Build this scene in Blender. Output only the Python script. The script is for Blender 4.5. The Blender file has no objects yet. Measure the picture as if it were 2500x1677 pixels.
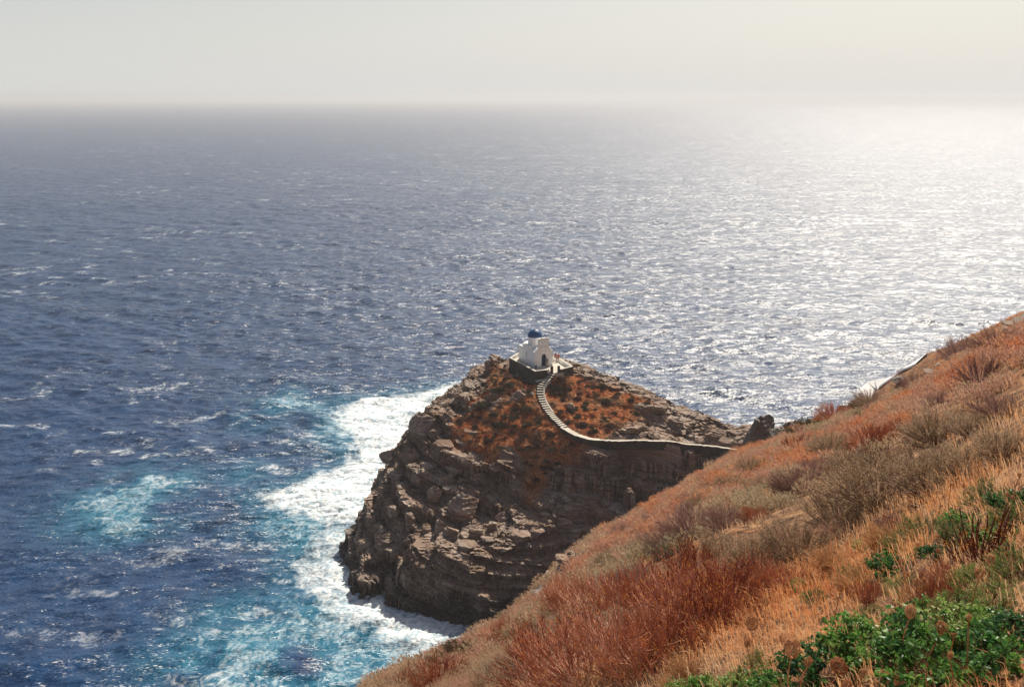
import bpy, math, random
import numpy as np
from mathutils import Vector, Matrix

SC = bpy.context.scene
COL = SC.collection
R = math.radians

# ------------------------------------------------------------------ camera
H = 80.0                      # eye height above the sea
FS = 2500 * 35.0 / 36.0       # focal length in photo pixels
PITCH = math.atan((838.5 - 237.0) / FS)
cam_d = bpy.data.cameras.new("camera")
cam = bpy.data.objects.new("camera", cam_d)
COL.objects.link(cam)
cam_d.lens = 35.0
cam_d.sensor_width = 36.0
cam_d.clip_start = 0.1
cam_d.clip_end = 60000
cam.location = (0, 0, H)
cam.rotation_euler = (R(90) - PITCH, 0, 0)
SC.camera = cam

# ------------------------------------------------------------------ light
SUN_AZ, SUN_EL = R(24.5), R(44.5)
W = bpy.data.worlds.new("World")
SC.world = W
W.use_nodes = True
wn = W.node_tree
bg = wn.nodes["Background"]
sky = wn.nodes.new("ShaderNodeTexSky")
sky.sky_type = 'NISHITA'
sky.sun_disc = False
sky.sun_elevation = SUN_EL
sky.sun_rotation = SUN_AZ
sky.altitude = 0
sky.air_density = 1.0
sky.dust_density = 3.0
sky.ozone_density = 1.0
# the whole sky is veiled by milky summer haze: even, pale veil over the clear-sky model
veil = wn.nodes.new("ShaderNodeMixRGB")
veil.inputs[2].default_value = (12.9, 13.2, 13.2, 1)
tc_ = wn.nodes.new("ShaderNodeTexCoord"); sx_ = wn.nodes.new("ShaderNodeSeparateXYZ")
vr_ = wn.nodes.new("ShaderNodeMapRange"); vr_.interpolation_type = 'SMOOTHSTEP'
for k_, v_ in (("From Min", -0.1), ("From Max", 0.34), ("To Min", 0.80), ("To Max", 0.0)): vr_.inputs[k_].default_value = v_
wn.links.new(tc_.outputs["Generated"], sx_.inputs[0]); wn.links.new(sx_.outputs[2], vr_.inputs[0])
wn.links.new(vr_.outputs[0], veil.inputs[0])
wn.links.new(sky.outputs[0], veil.inputs[1])
wn.links.new(veil.outputs[0], bg.inputs[0])
bg.inputs[1].default_value = 0.051
sun_d = bpy.data.lights.new("sun", 'SUN')
sun_d.energy = 5.0
sun_d.angle = R(0.53)
sun_d.color = (1.0, 0.91, 0.77)
sun = bpy.data.objects.new("sun", sun_d)
COL.objects.link(sun)
sdir = Vector((math.sin(SUN_AZ) * math.cos(SUN_EL), math.cos(SUN_AZ) * math.cos(SUN_EL), math.sin(SUN_EL)))
sun.rotation_euler = sdir.to_track_quat('Z', 'Y').to_euler()
sun.location = (60, 100, 200)
SC.view_settings.view_transform = 'Standard'
SC.view_settings.look = 'None'
SC.view_settings.exposure = 0.5
SC.view_settings.gamma = 1.0
SC.cycles.use_denoising = True
SC.cycles.max_bounces = 5
SC.cycles.diffuse_bounces = 2
SC.cycles.glossy_bounces = 2
SC.cycles.transmission_bounces = 2
SC.cycles.transparent_max_bounces = 4
SC.cycles.volume_bounces = 0
SC.cycles.sample_clamp_indirect = 6.0

# ------------------------------------------------------------------ numpy tools
def ray(px, py):
    """world direction through a point of the photo (2500 px wide)"""
    u = (np.asarray(px, float) - 1250.0); v = -(np.asarray(py, float) - 838.5)
    c, s = math.cos(PITCH), math.sin(PITCH)
    return np.stack([u, FS * c + v * s, -FS * s + v * c], -1)

def at_z(px, py, z):
    d = ray(px, py)
    k = (np.asarray(z, float) - H) / d[..., 2]
    return np.stack([d[..., 0] * k, d[..., 1] * k, np.broadcast_to(z, k.shape) * 1.0], -1)

def at_y(px, py, y):
    d = ray(px, py)
    k = y / d[..., 1]
    return np.stack([d[..., 0] * k, d[..., 1] * k, H + d[..., 2] * k], -1)

def _hash(ix, iy, iz, seed=0):
    with np.errstate(over='ignore'):
        h = (ix.astype(np.int64) * 374761393 + iy.astype(np.int64) * 668265263
             + iz.astype(np.int64) * 2147483647 + seed * 1274126177).astype(np.uint32)
        h = (h ^ (h >> np.uint32(13))) * np.uint32(1274126177)
        h = (h ^ (h >> np.uint32(16))) * np.uint32(2246822519)
        h = h ^ (h >> np.uint32(15))
    return h.astype(np.float64) / 4294967295.0

def noise3(x, y, z, seed=0):
    x, y, z = np.broadcast_arrays(x, y, z)
    ix, iy, iz = np.floor(x), np.floor(y), np.floor(z)
    fx, fy, fz = x - ix, y - iy, z - iz
    ux, uy, uz = [f * f * f * (f * (f * 6 - 15) + 10) for f in (fx, fy, fz)]
    r = 0
    for dx in (0, 1):
        wx = ux if dx else 1 - ux
        for dy in (0, 1):
            wy = uy if dy else 1 - uy
            for dz in (0, 1):
                wz = uz if dz else 1 - uz
                r = r + wx * wy * wz * _hash(ix + dx, iy + dy, iz + dz, seed)
    return r * 2 - 1

def noise2(x, y, seed=0):
    x, y = np.broadcast_arrays(x, y)
    ix, iy = np.floor(x), np.floor(y)
    fx, fy = x - ix, y - iy
    ux, uy = fx * fx * (3 - 2 * fx), fy * fy * (3 - 2 * fy)
    z0 = np.zeros_like(ix)
    return 2 * ((1 - ux) * ((1 - uy) * _hash(ix, iy, z0, seed) + uy * _hash(ix, iy + 1, z0, seed))
                + ux * ((1 - uy) * _hash(ix + 1, iy, z0, seed) + uy * _hash(ix + 1, iy + 1, z0, seed))) - 1

def fbm2(x, y, oct=4, seed=0, gain=0.5):
    a, s, t = 1.0, 0, 0
    for o in range(oct):
        s = s + a * noise2(x * 2 ** o + 17.3 * o, y * 2 ** o - 9.1 * o, seed + o)
        t += a; a *= gain
    return s / t

def fbm3(x, y, z, oct=3, seed=0, gain=0.5):
    a, s, t = 1.0, 0, 0
    for o in range(oct):
        s = s + a * noise3(x * 2 ** o + 3.1 * o, y * 2 ** o, z * 2 ** o - 5.7 * o, seed + o)
        t += a; a *= gain
    return s / t

def voronoi2(x, y, lay, seed=0):
    """F1, F2-F1 and a random value of the nearest cell; lay = integer layer"""
    ix, iy = np.floor(x), np.floor(y)
    f1 = np.full(x.shape, 9.0); f2 = f1.copy(); cid = np.zeros(x.shape)
    for dx in (-1, 0, 1):
        for dy in (-1, 0, 1):
            cx, cy = ix + dx, iy + dy
            jx = cx + _hash(cx, cy, lay, seed); jy = cy + _hash(cx, cy, lay, seed + 7)
            d = np.hypot(x - jx, y - jy)
            c = _hash(cx, cy, lay, seed + 13)
            nb = d < f1
            f2 = np.where(nb, f1, np.minimum(f2, d))
            cid = np.where(nb, c, cid)
            f1 = np.where(nb, d, f1)
    return f1, f2 - f1, cid

def sstep(a, b, x):
    t = np.clip((x - a) / (b - a), 0, 1)
    return t * t * (3 - 2 * t)

def poly_dist(x, y, poly, closed=True):
    """distance to polygon line, positive inside"""
    P = np.asarray(poly, float); n = len(P)
    d = np.full(x.shape, 1e9); inside = np.zeros(x.shape, bool)
    for i in range(n if closed else n - 1):
        a, b = P[i], P[(i + 1) % n]
        e = b - a; L = (e * e).sum()
        t = np.clip(((x - a[0]) * e[0] + (y - a[1]) * e[1]) / L, 0, 1)
        d = np.minimum(d, np.hypot(x - a[0] - t * e[0], y - a[1] - t * e[1]))
        if closed:
            c = ((a[1] > y) != (b[1] > y))
            with np.errstate(divide='ignore', invalid='ignore'):
                xc = (b[0] - a[0]) * (y - a[1]) / (b[1] - a[1]) + a[0]
            inside ^= c & (x < xc)
    return np.where(inside, d, -d) if closed else d

def line_near(x, y, P):
    """distance to a polyline and interpolated z there"""
    P = np.asarray(P, float)
    d = np.full(x.shape, 1e9); zz = np.zeros(x.shape)
    for i in range(len(P) - 1):
        a, b = P[i], P[i + 1]
        e = b[:2] - a[:2]; L = (e * e).sum() + 1e-9
        t = np.clip(((x - a[0]) * e[0] + (y - a[1]) * e[1]) / L, 0, 1)
        di = np.hypot(x - a[0] - t * e[0], y - a[1] - t * e[1])
        m = di < d
        d = np.where(m, di, d); zz = np.where(m, a[2] + t * (b[2] - a[2]), zz)
    return d, zz

def np_mesh(name, verts, faces, attrs=None, smooth=True, uv=None):
    """verts (N,3); faces: list of int arrays (M,k)"""
    me = bpy.data.meshes.new(name)
    if not isinstance(faces, (list, tuple)):
        faces = [faces]
    faces = [f for f in faces if len(f)]
    nv = len(verts)
    me.vertices.add(nv)
    me.vertices.foreach_set("co", np.ascontiguousarray(verts, dtype=np.float32).ravel())
    tot = np.concatenate([np.full(len(f), f.shape[1], dtype=np.int32) for f in faces])
    loops = np.concatenate([f.ravel() for f in faces]).astype(np.int32)
    start = np.concatenate([[0], np.cumsum(tot)[:-1]]).astype(np.int32)
    me.loops.add(len(loops))
    me.loops.foreach_set("vertex_index", loops)
    me.polygons.add(len(tot))
    me.polygons.foreach_set("loop_start", start)
    try:
        me.polygons.foreach_set("loop_total", tot)
    except Exception:
        pass
    me.polygons.foreach_set("use_smooth", np.full(len(tot), smooth, dtype=bool))
    me.update(calc_edges=True)
    for k, v in (attrs or {}).items():
        a = me.attributes.new(k, 'FLOAT', 'POINT')
        a.data.foreach_set("value", np.ascontiguousarray(v, dtype=np.float32))
    me.validate(clean_customdata=False)
    return me

def grid_faces(nr, nc):
    i = np.arange(nr * nc).reshape(nr, nc)
    return np.stack([i[:-1, :-1].ravel(), i[:-1, 1:].ravel(), i[1:, 1:].ravel(), i[1:, :-1].ravel()], 1)

def link(name, me, mat=None, parent=None):
    o = bpy.data.objects.new(name, me)
    COL.objects.link(o)
    if mat is not None and me is not None and not me.materials:
        for m in (mat if isinstance(mat, (list, tuple)) else [mat]):
            me.materials.append(m)
    if parent is not None:
        o.parent = parent
    return o

def tag(o, label=None, cat=None, group=None, kind=None):
    if label: o["label"] = label
    if cat: o["category"] = cat
    if group: o["group"] = group
    if kind: o["kind"] = kind
    return o

def empty(name, loc, rz=0.0):
    o = bpy.data.objects.new(name, None)
    COL.objects.link(o)
    o.location = loc; o.rotation_euler = (0, 0, rz)
    o.empty_display_size = 0.2
    return o

# ------------------------------------------------------------------ material helpers
class NT:
    def __init__(self, name):
        self.m = bpy.data.materials.new(name); self.m.use_nodes = True
        self.t = self.m.node_tree; self.n = self.t.nodes; self.l = self.t.links
        self.n.clear()
        self.out = self.n.new("ShaderNodeOutputMaterial")
    def new(self, kind, **kw):
        x = self.n.new("ShaderNode" + kind)
        for k, v in kw.items(): setattr(x, k, v)
        return x
    def put(self, sock, v):
        if hasattr(v, "links"): self.l.new(v, sock)
        elif isinstance(v, (tuple, list)) and len(v) == 3 and sock.type == 'RGBA': sock.default_value = (*v, 1)
        else: sock.default_value = v
    def pos(self):
        return self.new("NewGeometry").outputs["Position"]
    def attr(self, name):
        return self.new("Attribute", attribute_name=name).outputs["Fac"]
    def mapping(self, vec, scale=(1, 1, 1), rot=(0, 0, 0)):
        m = self.new("Mapping"); self.put(m.inputs["Vector"], vec)
        m.inputs["Scale"].default_value = scale; m.inputs["Rotation"].default_value = rot
        return m.outputs[0]
    def noise(self, vec, scale, detail=4, rough=0.55, dist=0.0, color=False):
        x = self.new("TexNoise"); self.put(x.inputs["Vector"], vec)
        x.inputs["Scale"].default_value = scale; x.inputs["Detail"].default_value = detail
        x.inputs["Roughness"].default_value = rough; x.inputs["Distortion"].default_value = dist
        return x.outputs["Color" if color else "Fac"]
    def voro(self, vec, scale, feature='F1', out="Distance"):
        x = self.new("TexVoronoi", feature=feature); self.put(x.inputs["Vector"], vec)
        x.inputs["Scale"].default_value = scale
        return x.outputs[out]
    def ramp(self, fac, stops, interp='LINEAR'):
        x = self.new("ValToRGB"); self.put(x.inputs[0], fac)
        e = x.color_ramp; e.interpolation = interp
        while len(e.elements) < len(stops): e.elements.new(0.5)
        for el, (p, c) in zip(e.elements, stops):
            el.position = p; el.color = (*c, 1) if len(c) == 3 else c
        return x.outputs[0]
    def mix(self, fac, a, b, mode='MIX'):
        x = self.new("MixRGB", blend_type=mode)
        self.put(x.inputs[0], fac); self.put(x.inputs[1], a); self.put(x.inputs[2], b)
        return x.outputs[0]
    def math(self, op, a, b=0.0, c=None, clamp=False):
        x = self.new("Math", operation=op, use_clamp=clamp)
        self.put(x.inputs[0], a); self.put(x.inputs[1], b)
        if c is not None: self.put(x.inputs[2], c)
        return x.outputs[0]
    def vmath(self, op, a, b=None, s=None):
        x = self.new("VectorMath", operation=op); self.put(x.inputs[0], a)
        if b is not None: self.put(x.inputs[1], b)
        if s is not None: self.put(x.inputs["Scale"], s)
        return x.outputs["Value" if op == 'DOT_PRODUCT' else "Vector"]
    def bump(self, h, strength=0.5, dist=0.1, normal=None):
        x = self.new("Bump"); self.put(x.inputs["Height"], h)
        x.inputs["Strength"].default_value = strength; x.inputs["Distance"].default_value = dist
        if normal is not None: self.put(x.inputs["Normal"], normal)
        return x.outputs[0]
    def bsdf(self, color, rough=0.8, spec=0.3, normal=None, **kw):
        x = self.new("BsdfPrincipled")
        self.put(x.inputs["Base Color"], color); self.put(x.inputs["Roughness"], rough)
        x.inputs["Specular IOR Level"].default_value = spec
        if normal is not None: self.put(x.inputs["Normal"], normal)
        for k, v in kw.items(): self.put(x.inputs[k], v)
        return x.outputs[0]
    def end(self, shader, volume=None):
        if shader is not None: self.l.new(shader, self.out.inputs[0])
        if volume is not None: self.l.new(volume, self.out.inputs[1])
        return self.m
    def mixs(self, fac, a, b):
        x = self.new("MixShader"); self.put(x.inputs[0], fac)
        self.l.new(a, x.inputs[1]); self.l.new(b, x.inputs[2]); return x.outputs[0]
# ------------------------------------------------------------------ the headland height field
TERR_Z = 29.5
CH_C = np.array([4.4, 184.9])                 # chapel's front left corner
CH_B = np.array([-0.443, 0.897]); CH_B = CH_B / np.hypot(*CH_B)   # direction front -> back
CH_R = np.array([CH_B[1], -CH_B[0]])          # direction left -> right along the facade
path_px = [(1353, 908, 181.6), (1344, 921, 180.3), (1328, 932, 179.2), (1319, 946, 177.8), (1319, 965, 176), (1325, 982, 174.3),
           (1336, 1001, 172.3), (1354, 1022, 169.7), (1378, 1044, 167.2), (1408, 1062, 165.3), (1450, 1073, 164.2),
           (1505, 1075, 164.3), (1560, 1073.5, 165.2), (1605, 1076, 166), (1640, 1076, 166.7), (1668, 1083, 166.9), (1705, 1085, 167),
           (1745, 1089, 167), (1800, 1097, 166.5), (1835, 1094, 166), (1868, 1086, 165)]
PATH = np.array([at_y(*p) for p in path_px])
_pp = [(1240, 908, 188.6), (1270, 918, 184), (1306, 930, 178.4), (1330, 926, 179.6), (1290, 945, 178),
       (1215, 886, 189.5), (1190, 890, 190), (1175, 915, 187), (1163, 950, 182.5), (1140, 978, 179.5),
       (1100, 990, 178.8), (1060, 1003, 178.5), (1020, 1020, 178), (1006, 1052, 176), (985, 1095, 174.5), (955, 1120, 174),
       (940, 1180, 171), (915, 1235, 167.5), (890, 1275, 165),
       (1150, 1160, 163.4), (1080, 1120, 166.5), (1050, 1160, 165), (1000, 1180, 165), (980, 1220, 162.5),
       (1100, 1235, 159.5), (1200, 1205, 161), (1150, 1265, 157), (1050, 1290, 155.6), (950, 1292, 158.5),
       (1000, 1332, 150.6), (1090, 1336, 148), (1170, 1334, 147), (1250, 1332, 146.8), (1350, 1318, 147.5), (1400, 1306, 148.6), (1455, 1286, 151.5),
       (868, 1305, 162.5), (880, 1360, 155), (935, 1375, 151.8), (900, 1310, 161),
       (1350, 1250, 155.5), (1290, 1240, 157), (1440, 1262, 154.8), (1420, 1215, 158.5), (1260, 1290, 152.5), (1330, 1290, 151),
       (1330, 1140, 161.8), (1300, 1195, 159.5), (1390, 1120, 162), (1440, 1098, 162.8),
       (1477, 1123, 161.5), (1410, 1170, 160.5), (1346, 1222, 158.5), (1240, 1150, 162.3), (1240, 1180, 161.2),
       (1520, 1115, 163.3), (1540, 1180, 162.5), (1600, 1130, 164.2), (1620, 1200, 162), (1560, 1250, 158), (1690, 1120, 165), (1690, 1170, 164),
       (1500, 1240, 159),
       (1345, 945, 179), (1380, 907, 184), (1400, 914, 185), (1432, 924, 184.3), (1482, 945, 182.3), (1530, 957, 181), (1582, 976, 179.4),
       (1612, 1001, 177.2), (1642, 1026, 174.4), (1668, 1050, 171.7), (1688, 1074, 168.8),
       (1400, 970, 177.2), (1450, 1000, 174), (1500, 1030, 170.4), (1550, 1000, 175.5), (1550, 1050, 169), (1610, 1060, 168.2), (1400, 1020, 170.4),
       (1480, 1062, 166.6), (1360, 960, 177.8)]
def on_slope(px, py):
    """photo point on the even scrub slope below the terrace"""
    d = ray(px, py); k = 160.0
    for _ in range(40):
        x, y, z = d * k / d[1] + [0, 0, H]
        zs = 28.3 + .56 * (y - 178.4) + .22 * (min(x, 4.0) - 4.3)
        k += (z - zs) * .9
    return (px, py, k)
_pp += [on_slope(*p) for p in [(1200, 960), (1250, 990), (1150, 1050), (1200, 1080), (1270, 1060), (1100, 1092), (1310, 1098), (1230, 1108), (1150, 1112), (1200, 1020), (1290, 1020), (1130, 1030), (1160, 1000)]]
CP = [at_y(*p) for p in _pp]
_d0, _z0 = None, None
for p in PATH: CP.append(p - [0, 0, 0.1])
for x, y, z in [(2, 182, 28.4), (7, 188, 29), (9, 190.5, 29), (1, 192, 28.6), (10.5, 184, 29.1), (2, 199, 27), (14, 196, 26), (-8, 200, 24),
                (22, 192, 23), (34, 186, 20), (44, 178, 20), (54, 172, 24), (66, 166, 30), (44, 160, 21), (56, 158, 27),
                (-18, 196, 16), (-24, 188, 10), (36, 178, 20.5), (48, 170, 21.8), (26, 200, 20), (10, 206, 22), (20, 158, 14), (30, 158, 14.5), (42, 158, 17),
                (66, 150, 34), (58, 145, 28), (30, 150, 6), (20, 150, 8), (40, 148, 10)]:
    CP.append(np.array([x, y, z], float))
CP = np.array(CP)

class TPS:
    """smooth surface through scattered points"""
    def __init__(self, P, lam=0.4):
        self.P = P[:, :2]; n = len(P)
        K = self.k(np.hypot(*(self.P[:, None] - self.P[None]).transpose(2, 0, 1)))
        K[np.arange(n), np.arange(n)] += lam
        A = np.zeros((n + 3, n + 3)); A[:n, :n] = K
        A[:n, n] = 1; A[:n, n + 1:] = self.P; A[n, :n] = 1; A[n + 1:, :n] = self.P.T
        self.w = np.linalg.solve(A, np.concatenate([P[:, 2], [0, 0, 0]]))
    def k(self, r):
        return r * 1.0           # linear kernel: follows breaks of slope without overshoot
    def __call__(self, x, y):
        n = len(self.P); o = self.w[n] + self.w[n + 1] * x + self.w[n + 2] * y
        for i in range(n):
            o = o + self.w[i] * self.k(np.hypot(x - self.P[i, 0], y - self.P[i, 1]))
        return o
TOP = TPS(CP)
COAST = [tuple(at_z(px, py, 0)[:2]) for px, py in [(856, 1385), (862, 1440), (890, 1462), (932, 1458), (946, 1440), (957, 1478), (975, 1486), (1010, 1490), (1045, 1508), (1080, 1517),
         (1130, 1522), (1170, 1532), (1195, 1524), (1225, 1505)]] + [(4, 146), (12, 149), (19, 150), (30, 149), (44, 142), (70, 130), (95, 140), (90, 170), (74, 178), (64, 186), (57, 180), (50, 184), (44, 190),
         (40, 196), (33, 200), (20, 208), (8, 213), (-6, 210), (-16, 204), (-24, 196), (-28.5, 188), (-29.5, 181), (-28.5, 175), (-30.5, 169)]
TW = [np.array(p) for p in [(-0.55, 189.8), (4.3, 179.75), (6.9, 180.95), (9.3, 181.3), (11.7, 183.3), (9.4, 189.6), (1.4, 194.2)]]   # terrace corners

veg_px = [(1238, 905), (1205, 900), (1168, 960), (1135, 1000), (1095, 1050), (1085, 1085), (1120, 1108), (1160, 1122), (1215, 1135), (1255, 1160), (1285, 1205), (1300, 1222),
          (1325, 1195), (1345, 1160), (1400, 1120), (1445, 1100), (1440, 1085), (1490, 1066), (1540, 1040), (1575, 1010), (1590, 985), (1540, 966), (1470, 948), (1410, 922), (1370, 908), (1340, 925), (1306, 928)]

def headland_base(x, y):
    t = TOP(x, y)
    dc = poly_dist(x + 1.6 * fbm2(x * .22, y * .22, 3, 5), y + 1.6 * fbm2(x * .22, y * .22, 3, 15), COAST)
    cl = np.where(dc > 0, 1.95 * dc + 0.6, 1.5 * dc + 0.6)
    k = 1.1
    m = np.minimum(t, cl)
    h = m - k * np.log(np.exp(-(t - m) / k) + np.exp(-(cl - m) / k)) + 0.0
    return h, t, cl, dc

def hit_fn(fn, px, py, r0, r1, n=1500):
    """where the view ray of a photo point meets a height function"""
    d = ray(px, py); d = d / np.hypot(d[0], d[1])
    r = np.linspace(r0, r1, n)
    x, y, z = d[0] * r, d[1] * r, H + d[2] * r
    g = fn(x, y)
    b = np.nonzero(z <= g)[0]
    if len(b) == 0: return None
    i = b[0]
    return np.array([x[i], y[i], g[i]])

_vp = [hit_fn(lambda x, y: headland_base(x, y)[0], a, b, 120, 215) for a, b in veg_px]
VEG = [tuple(p[:2]) for p in _vp if p is not None]

GR = 0.14
gx = np.arange(-36, 72, GR); gy = np.arange(128, 216, GR)
GX, GY = np.meshgrid(gx, gy)
hb, ht, hc, dc = headland_base(GX, GY)
vd = poly_dist(GX, GY, VEG)
nv_ = fbm2(GX * .35, GY * .35, 4, 31)
veg = sstep(-1.2, 1.4, vd + 2.2 * nv_)
rocky = 1 - 0.85 * veg
# ledges: beds about a metre thick, tilted a little, broken into blocks
def strata(x, y, z):
    return z + 0.20 * x - 0.12 * y + 1.3 * fbm2(x * .06, y * .06, 3, 61)
wx = GX + 1.2 * fbm2(GX * .3, GY * .3, 3, 71); wy = GY + 1.2 * fbm2(GX * .3, GY * .3, 3, 81)
s = strata(GX, GY, hb)
big = 3.2
q = s / big + 0.35 * fbm2(GX * .11, GY * .11, 2, 91)
lay = np.floor(q); fr = q - lay
f1, edge, cid = voronoi2(wx / 7.5, wy / 3.4, lay, 3)
step = sstep(0.42 + 0.3 * (cid - .5), 0.60 + 0.3 * (cid - .5), fr)
h1 = (step - fr) * big * 1.0 + (cid - .5) * 1.1 - 1.1 * (1 - sstep(0, 0.13, edge))
q2 = (s + 0.5 * h1) / 0.62
lay2 = np.floor(q2); fr2 = q2 - lay2
g1, edge2, cid2 = voronoi2(wx / 2.2 + 5, wy / 1.0, lay2, 23)
h2 = (sstep(.42, .62, fr2) - fr2) * .5 + (cid2 - .5) * .26 - 0.22 * (1 - sstep(0, 0.2, edge2))
h3 = 0.07 * fbm2(GX * 1.3, GY * 1.3, 3, 41)
amp = rocky * sstep(-3, 1.0, dc)
bump_v = 0.30 * fbm2(GX * .5, GY * .5, 3, 51) + 0.12 * fbm2(GX * 1.9, GY * 1.9, 2, 52)
_bp = [hit_fn(lambda x, y: headland_base(x, y)[0], a, b, 120, 215) for a, b in [(880, 1300), (935, 1285), (1010, 1290), (1100, 1285), (1180, 1262), (1290, 1248), (1380, 1238), (1450, 1262), (1450, 1292), (1390, 1312), (1250, 1338), (1090, 1340), (1000, 1338), (900, 1345)]]
benchm = sstep(-1.2, 1.2, poly_dist(GX, GY, [tuple(p[:2]) for p in _bp if p is not None]) + fbm2(GX * .5, GY * .5, 2, 35))
frontm = (1 - sstep(5.0, 8.0, dc)) * sstep(-18, -13, GX) * (1 - benchm) * (GY < 160)
HH = hb + amp * (h1 * (1.05 - .80 * benchm - .75 * frontm) + h2 * (1 - .35 * benchm) + h3) + veg * bump_v
# a few outcrops pushing through the scrub
oc = sstep(.34, .5, fbm2(GX * .16 + 4, GY * .25, 3, 111)) * veg * (1 - sstep(3.5, 7.5, vd) * .65)
HH = HH + oc * (0.9 * (cid - .2) + 0.5 * h2)
vegm = np.clip(veg - oc * 1.2, 0, 1)
# made ground: path bed, terrace bed
dp, zp = line_near(GX, GY, PATH)
# gentle ground by the path and on the crest
kp = 1 - sstep(0.75, 1.7, dp)
HH = HH * (1 - kp) + np.minimum(HH, zp - 0.12) * kp + 0 * zp
kp2 = (1 - sstep(1.0, 2.6, dp)) * (HH > zp + 0.25)
HH = HH * (1 - kp2) + (zp + 0.25 + (HH - zp - .25) * sstep(1.0, 2.6, dp)) * kp2
dt = poly_dist(GX, GY, TW)
HH = np.where(dt > 0, np.minimum(HH, TERR_Z - 0.35), HH)
near_t = (1 - sstep(0.3, 2.2, -dt)) * (dt <= 0)
_lim = TERR_Z - .5 - 1.5 * sstep(8.6, 6.5, GX) * sstep(192, 189, GY) if False else TERR_Z - .5 - 1.5 * (1 - sstep(5.2, 7.2, GX)) * (1 - sstep(189, 193, GY))
near_t = (1 - sstep(0.8, 3.4, -dt)) * (dt <= 0) * (dp > 1.2)
HH = np.where(dt <= 0, HH * (1 - near_t) + np.minimum(HH, _lim) * near_t, HH)
def hz(x, y):
    """height of the finished headland, bilinear"""
    u = (np.asarray(x, float) - gx[0]) / GR; v = (np.asarray(y, float) - gy[0]) / GR
    i = np.clip(np.floor(u).astype(int), 0, len(gx) - 2); j = np.clip(np.floor(v).astype(int), 0, len(gy) - 2)
    a, b = np.clip(u - i, 0, 1), np.clip(v - j, 0, 1)
    o = (1 - b) * ((1 - a) * HH[j, i] + a * HH[j, i + 1]) + b * ((1 - a) * HH[j + 1, i] + a * HH[j + 1, i + 1])
    out = (u < 0) | (v < 0) | (u > len(gx) - 1) | (v > len(gy) - 1)
    return np.where(out, -9, o)
def vegat(x, y):
    i = np.clip(((np.asarray(x) - gx[0]) / GR).astype(int), 0, len(gx) - 1); j = np.clip(((np.asarray(y) - gy[0]) / GR).astype(int), 0, len(gy) - 1)
    return vegm[j, i]

# push the rock sideways in 3-D so that steep faces get overhanging beds
gzy, gzx = np.gradient(HH, GR)
nl = np.sqrt(gzx ** 2 + gzy ** 2 + 1)
sl = np.sqrt(gzx ** 2 + gzy ** 2)
steep = sstep(0.4, 1.3, sl) * rocky * sstep(.9, 1.8, dp) * (dt < -.5)
st = strata(GX, GY, HH)
b1 = fbm3(GX * .25, GY * .25, st * 1.15, 3, 201) * 0.55
b2 = noise3(GX * .8, GY * .8, st * 3.6, 205) * 0.28
# thin sheets of schist following the beds
sh = np.abs(np.mod(st * 1.7 + 0.8 * fbm3(GX * .12, GY * .12, st * .2, 2, 207), 1) - .5) * 2
sh2 = np.abs(np.mod(st * .55 + 1.1 * fbm3(GX * .07, GY * .07, st * .12, 2, 217), 1) - .5) * 2
push = steep * (b1 * 1.15 + b2 + (sh - .5) * .35 + (sstep(.3, .7, sh2) - .5) * .9)
VX = GX - gzx / nl * push; VY = GY - gzy / nl * push; VZ = HH + 1 / nl * push * .4

m_rock = NT("headland rock and soil")
P_ = m_rock.pos()
strv = m_rock.attr("strata"); vegf = m_rock.attr("veg"); wet = m_rock.attr("wet")
comb = m_rock.new("CombineXYZ"); sp = m_rock.new("SeparateXYZ"); m_rock.put(sp.inputs[0], P_)
m_rock.put(comb.inputs[0], m_rock.math('MULTIPLY', sp.outputs[0], .14)); m_rock.put(comb.inputs[1], m_rock.math('MULTIPLY', sp.outputs[1], .35)); m_rock.put(comb.inputs[2], m_rock.math('MULTIPLY', strv, 3.0))
n_bed = m_rock.noise(comb.outputs[0], 1.0, 6, .6, .6)
n_big = m_rock.noise(P_, .22, 4)
n_fine = m_rock.noise(P_, 2.6, 6, .65)
rockc = m_rock.ramp(n_bed, [(.25, (.06, .045, .04)), (.42, (.25, .19, .16)), (.55, (.47, .385, .315)), (.68, (.27, .195, .155)), (.8, (.60, .52, .44))])
comb2 = m_rock.new("CombineXYZ"); m_rock.put(comb2.inputs[0], m_rock.math('MULTIPLY', sp.outputs[0], .07)); m_rock.put(comb2.inputs[1], m_rock.math('MULTIPLY', sp.outputs[1], .07)); m_rock.put(comb2.inputs[2], m_rock.math('MULTIPLY', strv, .85))
band = m_rock.noise(comb2.outputs[0], 1.0, 5, .7, 1.1)
rockc = m_rock.mix(m_rock.ramp(band, [(.42, (0, 0, 0)), (.50, (.75, .75, .75)), (.54, (0, 0, 0))]), rockc, (.20, .085, .04))
rockc = m_rock.mix(m_rock.ramp(band, [(.58, (0, 0, 0)), (.62, (.8, .8, .8)), (.66, (0, 0, 0))]), rockc, (.50, .44, .37))
rockc = m_rock.mix(m_rock.ramp(band, [(.30, (.8, .8, .8)), (.40, (0, 0, 0))]), rockc, (.06, .048, .042))
rockc = m_rock.mix(m_rock.ramp(n_big, [(.4, (0, 0, 0)), (.65, (1, 1, 1))]), rockc, (.20, .125, .08), 'MIX')
rockc2 = m_rock.mix(.25, rockc, m_rock.ramp(n_bed, [(.3, (.06, .045, .038)), (.5, (.27, .21, .17)), (.7, (.42, .35, .29))]))
rockc2 = m_rock.mix(m_rock.math('MULTIPLY', m_rock.ramp(n_fine, [(.35, (1, 1, 1)), (.5, (0, 0, 0))]), .45), rockc2, (.07, .055, .05))
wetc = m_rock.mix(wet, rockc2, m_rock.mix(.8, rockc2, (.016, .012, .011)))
soil_n = m_rock.noise(P_, .9, 6, .7)
soil_p = m_rock.noise(P_, 3.1, 5, .7)
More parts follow.
